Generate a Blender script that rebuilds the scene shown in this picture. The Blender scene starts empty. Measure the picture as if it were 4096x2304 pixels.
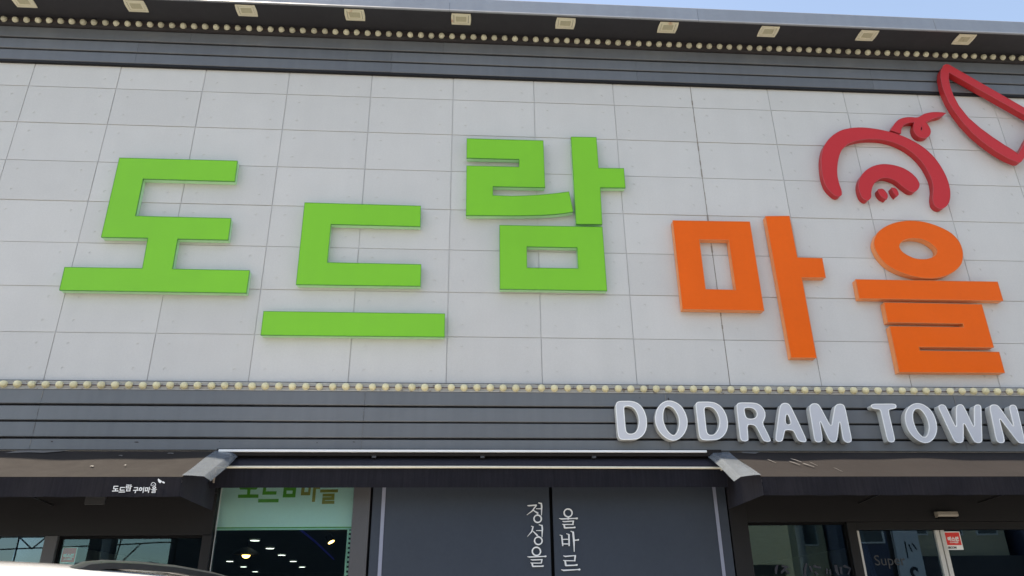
import bpy, bmesh, math, random
from mathutils import Vector, Matrix
random.seed(7)
R = math.radians
scene = bpy.context.scene
col = scene.collection

# ------------------------------------------------------------------ camera
cam_d = bpy.data.cameras.new('camera')
cam = bpy.data.objects.new('camera', cam_d)
col.objects.link(cam)
cam_d.sensor_width = 36.0
cam_d.lens = 36.0 * 3000.0 / 4096.0
cam_d.clip_start = 0.05
cam_d.clip_end = 2000
cam.matrix_world = Matrix(((0.99762990, -0.01638134, -0.06682996, 0.13062735),
                           (-0.06774851, -0.40366184, -0.91239644, -6.76204507),
                           (-0.01203043, 0.91476159, -0.40381493, 1.56168716),
                           (0, 0, 0, 1)))
scene.camera = cam
scene.render.resolution_x = 1024
scene.render.resolution_y = 576

# ------------------------------------------------------------------ sky, sun, exposure
SUN = Vector((-0.36, -0.0232, 0.932)).normalized()      # towards the sun: high, almost in the plane of the facade
world = bpy.data.worlds.new('World')
scene.world = world
world.use_nodes = True
wn = world.node_tree.nodes
sky = wn.new('ShaderNodeTexSky')
sky.sky_type = 'NISHITA'
sky.sun_disc = False
sky.sun_elevation = math.asin(SUN.z)
sky.sun_rotation = math.atan2(SUN.x, SUN.y)
sky.dust_density = 0.9
sky.ozone_density = 0.8
wn['Background'].inputs[1].default_value = 0.15
world.node_tree.links.new(sky.outputs[0], wn['Background'].inputs[0])
sun_d = bpy.data.lights.new('sun', 'SUN')
sun_d.energy = 3.8
sun_d.angle = R(0.53)
sun_d.color = (1.0, 0.955, 0.89)
sun = bpy.data.objects.new('sun', sun_d)
col.objects.link(sun)
sun.location = (-8, -2, 20)
sun.rotation_euler = SUN.to_track_quat('Z', 'Y').to_euler()
scene.view_settings.view_transform = 'Standard'
scene.view_settings.look = 'None'
scene.view_settings.exposure = 1.2
scene.view_settings.use_white_balance = True          # the photograph is balanced for open shade
scene.view_settings.white_balance_temperature = 7900
scene.view_settings.white_balance_tint = 10
scene.view_settings.gamma = 1.0
scene.cycles.max_bounces = 8
scene.cycles.transparent_max_bounces = 12

# ------------------------------------------------------------------ helpers
WORLD = {}

def wloc(o):
    return WORLD.get(o.name, Vector((0, 0, 0))) if o else Vector((0, 0, 0))

def tag(o, label=None, cat=None, group=None, kind=None):
    if label: o['label'] = label
    if cat: o['category'] = cat
    if group: o['group'] = group
    if kind: o['kind'] = kind
    return o

def empty(name, loc, label=None, cat=None, group=None):
    o = bpy.data.objects.new(name, None)
    o.empty_display_size = 0.1
    col.objects.link(o)
    o.location = loc
    WORLD[o.name] = Vector(loc)
    return tag(o, label, cat, group)

def link(name, me, mat, parent=None, org=None):
    """me holds world coordinates; they are made local to the parent (or to org)"""
    o = bpy.data.objects.new(name, me)
    col.objects.link(o)
    if parent:
        o.parent = parent
        off = wloc(parent)
        WORLD[o.name] = off.copy()
    else:
        off = Vector(org) if org is not None else Vector((0, 0, 0))
        o.location = off
        WORLD[o.name] = off.copy()
    if off.length:
        me.transform(Matrix.Translation(-off))
    if mat is not None and not me.materials:
        me.materials.append(mat)
    return o

class MB:
    def __init__(s):
        s.v = []; s.f = []
    def box(s, x0, x1, y0, y1, z0, z1):
        n = len(s.v)
        s.v += [(x0,y0,z0),(x1,y0,z0),(x1,y1,z0),(x0,y1,z0),(x0,y0,z1),(x1,y0,z1),(x1,y1,z1),(x0,y1,z1)]
        s.f += [tuple(n+i for i in q) for q in ((0,3,2,1),(4,5,6,7),(0,1,5,4),(1,2,6,5),(2,3,7,6),(3,0,4,7))]
        return s
    def poly(s, pts):
        n = len(s.v); s.v += [tuple(p) for p in pts]; s.f.append(tuple(range(n, n+len(pts)))); return s
    def loft(s, rings, cap=True, closed=True):
        n = len(s.v); m = len(rings[0])
        for r in rings: s.v += [tuple(p) for p in r]
        for i in range(len(rings)-1):
            for j in range(m if closed else m-1):
                a = n+i*m+j; b = n+i*m+(j+1) % m
                s.f.append((a, b, b+m, a+m))
        if cap:
            s.f.append(tuple(n+j for j in reversed(range(m))))
            s.f.append(tuple(n+(len(rings)-1)*m+j for j in range(m)))
        return s
    def tube(s, path, r, n=8, cap=True):
        P = [Vector(p) for p in path]; rings = []
        for i, p in enumerate(P):
            d = (P[min(i+1, len(P)-1)] - P[max(i-1, 0)]).normalized()
            u = d.cross(Vector((0, 0, 1)))
            if u.length < 1e-3: u = d.cross(Vector((1, 0, 0)))
            u.normalize(); w = d.cross(u)
            rr = r[i] if isinstance(r, (list, tuple)) else r
            rings.append([p + (u*math.cos(2*math.pi*k/n) + w*math.sin(2*math.pi*k/n))*rr for k in range(n)])
        return s.loft(rings, cap)
    def lathe_y(s, prof, c, n=16):
        """profile of (radius, y) round the Y axis through c"""
        rings = [[(c[0]+r*math.cos(2*math.pi*k/n), c[1]+y, c[2]+r*math.sin(2*math.pi*k/n)) for k in range(n)] for r, y in prof]
        return s.loft(rings)
    def lathe_z(s, prof, c, n=16):
        rings = [[(c[0]+r*math.cos(2*math.pi*k/n), c[1]+r*math.sin(2*math.pi*k/n), c[2]+z) for k in range(n)] for r, z in prof]
        return s.loft(rings)
    def mesh(s, name, smooth=None):
        me = bpy.data.meshes.new(name)
        me.from_pydata(s.v, [], s.f)
        bm = bmesh.new(); bm.from_mesh(me)
        bmesh.ops.recalc_face_normals(bm, faces=bm.faces)
        bm.to_mesh(me); bm.free()
        if smooth is not None:
            for p in me.polygons: p.use_smooth = True
            me.set_sharp_from_angle(angle=R(smooth))
        return me
    def build(s, name, mat, parent=None, org=None, smooth=None, bevel=0):
        if parent is None and org is None:
            xs = [v[0] for v in s.v]; ys = [v[1] for v in s.v]; zs = [v[2] for v in s.v]
            org = ((min(xs)+max(xs))/2, (min(ys)+max(ys))/2, min(zs))
        o = link(name, s.mesh(name, smooth), mat, parent, org)
        if bevel:
            b = o.modifiers.new('bevel', 'BEVEL'); b.width = bevel; b.segments = 2; b.limit_method = 'ANGLE'
        return o

def box(name, mat, parent, *a, bevel=0, **k):
    return MB().box(*a).build(name, mat, parent, bevel=bevel, **k)

def dup(o, parent=None, loc=None):
    c = o.copy(); col.objects.link(c)
    if parent: c.parent = parent
    if loc is not None: c.location = loc
    WORLD[c.name] = Vector(c.location) + (wloc(parent) if parent else Vector((0, 0, 0)))
    return c

def area(l):
    return sum(l[i-1][0]*l[i][1]-l[i][0]*l[i-1][1] for i in range(len(l)))/2

def inset(loops, d):
    """move every outline d metres into the material (first loop outer, others holes)"""
    out = []
    for k, l in enumerate(loops):
        sg = 1 if (area(l) > 0) == (k == 0) else -1
        n = len(l); r = []
        for i in range(n):
            a = Vector(l[i-1]); b = Vector(l[i]); c = Vector(l[(i+1) % n])
            e1 = (b-a); e2 = (c-b)
            if e1.length < 1e-6 or e2.length < 1e-6: r.append(tuple(b)); continue
            e1.normalize(); e2.normalize()
            n1 = Vector((-e1.y, e1.x))*sg; n2 = Vector((-e2.y, e2.x))*sg
            m = n1+n2
            if m.length < .2: m = n1
            m.normalize()
            t = d/max(.5, m.dot(n1))
            r.append(tuple(b+m*t))
        out.append(r)
    return out

def prism(loops, y0, y1, bev=0, smooth=35):
    """solid with outline loops of (X, Z) between Y = y0 (front) and y1; world coordinates"""
    cu = bpy.data.curves.new('tmp', 'CURVE'); cu.dimensions = '2D'; cu.fill_mode = 'BOTH'
    for l in loops:
        sp = cu.splines.new('POLY'); sp.points.add(len(l)-1); sp.use_cyclic_u = True
        for p, q in zip(sp.points, l): p.co = (q[0], q[1], 0, 1)
    cu.extrude = max(1e-4, abs(y1-y0)/2 - bev); cu.bevel_depth = bev; cu.offset = -bev; cu.bevel_resolution = 1
    o = bpy.data.objects.new('tmp', cu); col.objects.link(o)
    bpy.context.view_layer.update()
    me = bpy.data.meshes.new_from_object(o.evaluated_get(bpy.context.evaluated_depsgraph_get()))
    bpy.data.objects.remove(o); bpy.data.curves.remove(cu)
    me.transform(Matrix(((1,0,0,0),(0,0,-1,(y0+y1)/2),(0,1,0,0),(0,0,0,1))))
    bm = bmesh.new(); bm.from_mesh(me)
    bmesh.ops.remove_doubles(bm, verts=bm.verts, dist=1e-5)
    bmesh.ops.recalc_face_normals(bm, faces=bm.faces)
    bm.to_mesh(me); bm.free()
    for p in me.polygons: p.use_smooth = True
    me.set_sharp_from_angle(angle=R(smooth))
    me.materials.clear()
    return me

def join(meshes):
    bm = bmesh.new()
    for m in meshes: bm.from_mesh(m)
    me = bpy.data.meshes.new('joined'); bm.to_mesh(me); bm.free()
    for m in meshes: bpy.data.meshes.remove(m)
    me.materials.clear()
    return me

def stroke_loops(st):
    """a brush stroke [(x,z,width)...] or ring ('o',x,z,rx,rz,width) -> outline loops"""
    if st[0] == 'o':
        _, x, z, rx, rz, w = st
        ring = lambda s: [(x+(rx+s*w/2)*math.cos(2*math.pi*k/28), z+(rz+s*w/2)*math.sin(2*math.pi*k/28)) for k in range(28)]
        return [ring(1), ring(-1)]
    P = [Vector((p[0], p[1])) for p in st]; Wd = [p[2]/2 for p in st]
    lft = []; rgt = []
    for i in range(len(P)):
        d = (P[min(i+1, len(P)-1)]-P[max(i-1, 0)]).normalized(); n = Vector((-d.y, d.x))
        lft.append(tuple(P[i]+n*Wd[i])); rgt.append(tuple(P[i]-n*Wd[i]))
    d = (P[-1]-P[-2]).normalized(); tip = [tuple(P[-1]+d*Wd[-1]*.7)]
    return [lft+tip+rgt[::-1]]

def strokes_mesh(sts, y0, y1, step=0.0):
    ms = []
    for i, st in enumerate(sts):
        ms.append(prism(stroke_loops(st), y0-step*(i % 5), y1))
    return join(ms)

def text_mesh(body, x, z, size, y, depth=.001, bold=0.0, align='CENTER', mirror=False):
    cu = bpy.data.curves.new('tmp', 'FONT'); cu.body = body; cu.size = size; cu.align_x = align
    cu.extrude = depth/2; cu.offset = bold; cu.resolution_u = 3
    o = bpy.data.objects.new('tmp', cu); col.objects.link(o)
    bpy.context.view_layer.update()
    me = bpy.data.meshes.new_from_object(o.evaluated_get(bpy.context.evaluated_depsgraph_get()))
    bpy.data.objects.remove(o); bpy.data.curves.remove(cu)
    me.transform(Matrix(((-1 if mirror else 1,0,0,x),(0,0,-1,y),(0,1,0,z),(0,0,0,1))))
    me.materials.clear()
    return me

# ------------------------------------------------------------------ materials
def mat(name, c, rough=.6, metal=0.0, spec=.5, var=(), bump=None, obj_var=0.0, stain=None, coat=0.0, sub=0.0, emit=None, streak=None, rv=.11):
    """principled material; var = [(scale, amount), ...] brightness noise, stain = (colour, scale, threshold, strength),
       streak = (scale, amount) vertical run-down marks; all in world space so that repeats differ"""
    m = bpy.data.materials.new(name); m.use_nodes = True
    nt = m.node_tree; N = nt.nodes; Lk = nt.links
    b = N['Principled BSDF']
    b.inputs['Base Color'].default_value = (*c, 1)
    b.inputs['Roughness'].default_value = rough
    b.inputs['Metallic'].default_value = metal
    b.inputs['Specular IOR Level'].default_value = spec
    b.inputs['Coat Weight'].default_value = coat
    if emit:
        b.inputs['Emission Color'].default_value = (*emit[0], 1); b.inputs['Emission Strength'].default_value = emit[1]
    geo = N.new('ShaderNodeNewGeometry')
    cur = None
    def noise(scale, detail=4, vec=None):
        n = N.new('ShaderNodeTexNoise'); n.inputs['Scale'].default_value = scale; n.inputs['Detail'].default_value = detail
        Lk.new(vec or geo.outputs['Position'], n.inputs['Vector']); return n.outputs['Fac']
    fac = None
    def muladd(x, k, add):
        q = N.new('ShaderNodeMath'); q.operation = 'MULTIPLY_ADD'; Lk.new(x, q.inputs[0])
        q.inputs[1].default_value = k; q.inputs[2].default_value = add; return q.outputs[0]
    def times(a, b2):
        if a is None: return b2
        q = N.new('ShaderNodeMath'); q.operation = 'MULTIPLY'; Lk.new(a, q.inputs[0]); Lk.new(b2, q.inputs[1]); return q.outputs[0]
    for sc, am in var:
        fac = times(fac, muladd(noise(sc), 2*am, 1-am))
    if streak:
        mp = N.new('ShaderNodeMapping'); mp.inputs['Scale'].default_value = (streak[0], streak[0], streak[0]*.06)
        Lk.new(geo.outputs['Position'], mp.inputs['Vector'])
        fac = times(fac, muladd(noise(1.0, 6, mp.outputs['Vector']), 2*streak[1], 1-streak[1]))
    if obj_var:
        oi = N.new('ShaderNodeObjectInfo'); fac = times(fac, muladd(oi.outputs['Random'], 2*obj_var, 1-obj_var))
    if fac is not None:
        mx = N.new('ShaderNodeMix'); mx.data_type = 'RGBA'; mx.blend_type = 'MULTIPLY'; mx.inputs['Factor'].default_value = 1
        mx.inputs[6].default_value = (*c, 1)
        cmb = N.new('ShaderNodeCombineColor')
        for i in range(3): Lk.new(fac, cmb.inputs[i])
        Lk.new(cmb.outputs[0], mx.inputs[7]); cur = mx.outputs[2]
    if stain:
        sc_, scale, th, st = stain
        rp = N.new('ShaderNodeMapRange'); rp.inputs['From Min'].default_value = th; rp.inputs['From Max'].default_value = th+.08
        rp.inputs['To Max'].default_value = st
        Lk.new(noise(scale, 8), rp.inputs['Value'])
        m2 = N.new('ShaderNodeMix'); m2.data_type = 'RGBA'
        Lk.new(rp.outputs[0], m2.inputs['Factor'])
        if cur is not None: Lk.new(cur, m2.inputs[6])
        else: m2.inputs[6].default_value = (*c, 1)
        m2.inputs[7].default_value = (*sc_, 1); cur = m2.outputs[2]
    if cur is not None: Lk.new(cur, b.inputs['Base Color'])
    rr = muladd(noise(9), 2*rv, rough-rv); Lk.new(rr, b.inputs['Roughness'])
    if bump:
        bp = N.new('ShaderNodeBump'); bp.inputs['Strength'].default_value = bump[1]; bp.inputs['Distance'].default_value = bump[2] if len(bump) > 2 else .002
        Lk.new(noise(bump[0], 6), bp.inputs['Height']); Lk.new(bp.outputs[0], b.inputs['Normal'])
    return m

def glass_mat(name, tint, ior=1.5, rough=0.0, wav=0.03):
    m = bpy.data.materials.new(name); m.use_nodes = True
    nt = m.node_tree; N = nt.nodes; Lk = nt.links
    for n in list(N):
        if n.type != 'OUTPUT_MATERIAL': N.remove(n)
    out = [n for n in N if n.type == 'OUTPUT_MATERIAL'][0]
    tr = N.new('ShaderNodeBsdfTransparent'); tr.inputs[0].default_value = (*tint, 1)
    gl = N.new('ShaderNodeBsdfGlossy'); gl.inputs['Roughness'].default_value = rough; gl.inputs['Color'].default_value = (.52, .78, .98, 1)
    fr = N.new('ShaderNodeFresnel'); fr.inputs['IOR'].default_value = ior
    nz = N.new('ShaderNodeTexNoise'); nz.inputs['Scale'].default_value = 1.4
    geo = N.new('ShaderNodeNewGeometry'); Lk.new(geo.outputs['Position'], nz.inputs['Vector'])
    bp = N.new('ShaderNodeBump'); bp.inputs['Strength'].default_value = wav; bp.inputs['Distance'].default_value = .01
    Lk.new(nz.outputs['Fac'], bp.inputs['Height']); Lk.new(bp.outputs[0], gl.inputs['Normal'])
    mx = N.new('ShaderNodeMixShader')
    Lk.new(fr.outputs[0], mx.inputs[0]); Lk.new(tr.outputs[0], mx.inputs[1]); Lk.new(gl.outputs[0], mx.inputs[2])
    Lk.new(mx.outputs[0], out.inputs[0])
    return m

def vinyl_mat(name):
    m = mat(name, (.20, .225, .255), .22, var=[(7, .12), (30, .08)], bump=(6, .5, .01))
    nt = m.node_tree; N = nt.nodes
    b = N['Principled BSDF']; out = [n for n in N if n.type == 'OUTPUT_MATERIAL'][0]
    tr = N.new('ShaderNodeBsdfTransparent'); tr.inputs[0].default_value = (.85, .87, .88, 1)
    mx = N.new('ShaderNodeMixShader'); mx.inputs[0].default_value = .55
    nt.links.new(tr.outputs[0], mx.inputs[1]); nt.links.new(b.outputs[0], mx.inputs[2]); nt.links.new(mx.outputs[0], out.inputs[0])
    return m

M = dict(
    tile=mat('cement_tile', (.590, .578, .561), .85, spec=.25, var=[(.5, .05), (3.5, .04), (55, .05), (260, .10)], bump=(180, .35, .002), obj_var=.032, streak=(5, .035)),
    joint=mat('tile_joint', (.56, .55, .535), .9, var=[(12, .12)]),
    sealant=mat('aged_sealant', (.27, .24, .21), .8, var=[(25, .35)]),
    slat=mat('grey_metal_slat', (.135, .141, .150), .36, .10, var=[(1.2, .10), (9, .05)], bump=(1.3, .4, .02), obj_var=.07, streak=(14, .12)),
    slat_back=mat('slat_shadow_gap', (.012, .012, .016), .8, var=[(8, .2)]),
    fascia=mat('fascia_metal', (.29, .305, .33), .35, .3, var=[(1.5, .09), (14, .05)], bump=(1.2, .35, .02), obj_var=.07, streak=(9, .10), stain=((.2, .2, .22), 7, .66, .5)),
    soffit=mat('soffit_metal', (.028, .028, .034), .6, var=[(3, .15), (40, .1)]),
    band=mat('bulb_band', (.035, .030, .032), .6, var=[(5, .25), (50, .15)]),
    strip=mat('ivory_strip', (.42, .405, .375), .65, var=[(6, .12), (45, .18)], stain=((.16, .13, .11), 22, .60, .75)),
    bulb=mat('aged_bulb', (.72, .65, .41), .33, spec=.5, var=[(20, .08), (90, .05)], obj_var=.07),
    bulb_dirty=mat('weathered_bulb', (.52, .50, .38), .4, var=[(30, .18), (120, .12)], obj_var=.16),
    wire=mat('dark_wire', (.07, .03, .03), .6, var=[(20, .3)]),
    trim_ivory=mat('ivory_trim', (.76, .72, .55), .4, var=[(25, .06)], stain=((.45, .16, .04), 5.5, .60, .8)),
    trim_clean=mat('ivory_trim_clean', (.76, .72, .56), .4, var=[(25, .06)]),
    lens=mat('frosted_lens', (.50, .47, .33), .3, var=[(60, .14)]),
    green=mat('green_acrylic', (.185, .560, .014), .2, spec=.42, var=[(.8, .07), (3, .03)], streak=(7, .035), bump=(1.7, .5, .03), rv=.03),
    green_side=mat('pale_green_return', (.42, .74, .42), .35, var=[(5, .08)]),
    green_trim=mat('green_trim', (.07, .30, .02), .4, var=[(9, .06)]),
    orange=mat('orange_acrylic', (.88, .125, .003), .32, rv=.04, spec=.2, bump=(1.9, .4, .03), var=[(1.6, .07), (30, .03)], streak=(7, .03)),
    orange_side=mat('orange_return', (.84, .30, .11), .4, var=[(4, .10)]),
    orange_trim=mat('orange_trim', (.74, .20, .045), .4, var=[(9, .06)]),
    red=mat('red_acrylic', (.56, .024, .026), .32, rv=.04, spec=.3, bump=(2.2, .4, .03), var=[(1.6, .07)]),
    red_side=mat('red_return', (.46, .020, .024), .4, var=[(4, .10)]),
    red_trim=mat('red_trim', (.52, .05, .06), .4, var=[(9, .06)]),
    white_face=mat('milk_acrylic', (.575, .58, .62), .3, rv=.04, var=[(3, .03)]),
    white_side=mat('white_return', (.60, .605, .58), .4, var=[(4, .06), (25, .04)], stain=((.35, .33, .3), 30, .70, .6)),
    white_trim=mat('white_trim', (.90, .90, .89), .35, var=[(12, .02)]),
    fabric=mat('brown_awning_fabric', (.022, .0190, .0185), .85, spec=.2, var=[(2, .14), (9, .08), (60, .14)], bump=(240, .4, .001), stain=((.16, .15, .15), 14, .74, .7)),
    valance=mat('dark_valance_fabric', (.026, .025, .034), .8, spec=.25, var=[(3, .15), (70, .12)], bump=(240, .4, .001), streak=(60, .5)),
    vinyl=vinyl_mat('clear_vinyl'),
    scuff=mat('pale_scuff', (.13, .125, .12), .7, var=[(60, .4)]),
    alu=mat('white_aluminium', (.80, .80, .80), .35, .1, var=[(15, .05)]),
    alu_grey=mat('aged_aluminium', (.55, .54, .52), .4, .3, var=[(10, .10), (60, .06)]),
    led=mat('ivory_led_bar', (.72, .67, .55), .45, var=[(40, .14)]),
    frame=mat('dark_frame', (.010, .0097, .0112), .5, spec=.25, var=[(4, .12), (40, .08)]),
    jamb=mat('grey_jamb', (.060, .060, .066), .5, var=[(4, .10), (40, .08)]),
    black=mat('black_gap', (.005, .005, .006), .8, spec=.1, var=[(10, .2)]),
    slate=mat('slate_panel', (.037, .0475, .066), .7, spec=.3, var=[(2, .10), (30, .08), (200, .10)], bump=(160, .25, .001)),
    stripe=mat('grey_stripe', (.23, .25, .33), .6, var=[(20, .08)]),
    serif=mat('white_cut_letter', (.76, .77, .78), .4, var=[(20, .03)]),
    glass=glass_mat('green_glass', (.87, .975, .935), 1.55),
    glass_dark=glass_mat('smoked_glass', (.42, .44, .46), 2.1),
    blind=mat('roller_blind', (.88, .90, .87), .7, var=[(2, .06), (50, .04)], bump=(3, .2, .01)),
    print_green=mat('green_print', (.15, .40, .035), .6, var=[(10, .06)]),
    print_gold=mat('gold_print', (.46, .30, .06), .6, var=[(10, .06)]),
    mint=mat('mint_rail', (.50, .68, .56), .5, var=[(20, .05)]),
    room=mat('dark_room', (.035, .042, .05), .8, var=[(2, .2)]),
    room_ceil=mat('dark_ceiling', (.02, .027, .036), .7, var=[(2, .2)]),
    lamp=mat('led_disc', (.9, .9, .95), .5, emit=((.86, .92, 1), 2.2)),
    lamp_warm=mat('warm_lamp', (.9, .7, .4), .5, emit=((1, .60, .20), 6)),
    lamp_blue=mat('blue_neon', (.05, .05, .5), .5, emit=((.02, .03, 1), .018)),
    white_paper=mat('white_card', (.82, .82, .82), .5, var=[(20, .03)]),
    red_paper=mat('red_card', (.72, .035, .030), .45, var=[(20, .05)]),
    ink=mat('black_ink', (.02, .02, .025), .5, var=[(20, .1)]),
    faint=mat('faint_decal', (.026, .027, .030), .5, var=[(30, .2)]),
    brush=mat('brush_ink', (.012, .016, .028), .6, var=[(8, .25)]),
    beige_box=mat('aged_plastic', (.30, .27, .23), .5, var=[(30, .12)]),
    rust=mat('rusty_bracket', (.30, .24, .19), .7, var=[(60, .35)]),
    car=mat('white_car_paint', (.86, .86, .86), .25, spec=.5, coat=1.0, var=[(1, .01)]),
    car_black=mat('black_car_trim', (.025, .027, .028), .3, spec=.5, var=[(10, .1)]),
    car_glass=mat('car_glass', (.01, .012, .014), .08, var=[(5, .1)]),
    chrome=mat('chrome', (.7, .7, .72), .15, 1.0, var=[(8, .03)]),
    tyre=mat('tyre_rubber', (.02, .02, .02), .8, var=[(30, .2)]),
    lampred=mat('red_lamp_lens', (.35, .01, .01), .2, var=[(10, .1)]),
    ground=mat('concrete_paving', (.27, .262, .245), .9, var=[(.3, .12), (2, .10), (30, .12)], bump=(60, .4, .004)),
    asphalt=mat('asphalt', (.055, .055, .057), .9, var=[(.4, .15), (60, .25)], bump=(120, .5, .004)),
    kerb=mat('kerb_stone', (.35, .34, .33), .85, var=[(4, .15)]),
    line=mat('road_paint', (.75, .75, .72), .7, var=[(20, .12)]),
    wall_white=mat('white_render', (.62, .63, .62), .8, var=[(.4, .08), (5, .05)]),
    wall_beige=mat('beige_render', (.46, .40, .27), .85, var=[(.4, .10), (5, .06)]),
    wall_navy=mat('navy_cladding', (.05, .06, .10), .5, var=[(.5, .12)]),
    wall_dark=mat('dark_brick', (.05, .05, .055), .8, var=[(1, .2)]),
    far_glass=mat('far_window_glass', (.03, .04, .05), .1, var=[(1, .2)]),
    pole=mat('concrete_pole', (.28, .27, .26), .85, var=[(4, .12)]),
)
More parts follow.
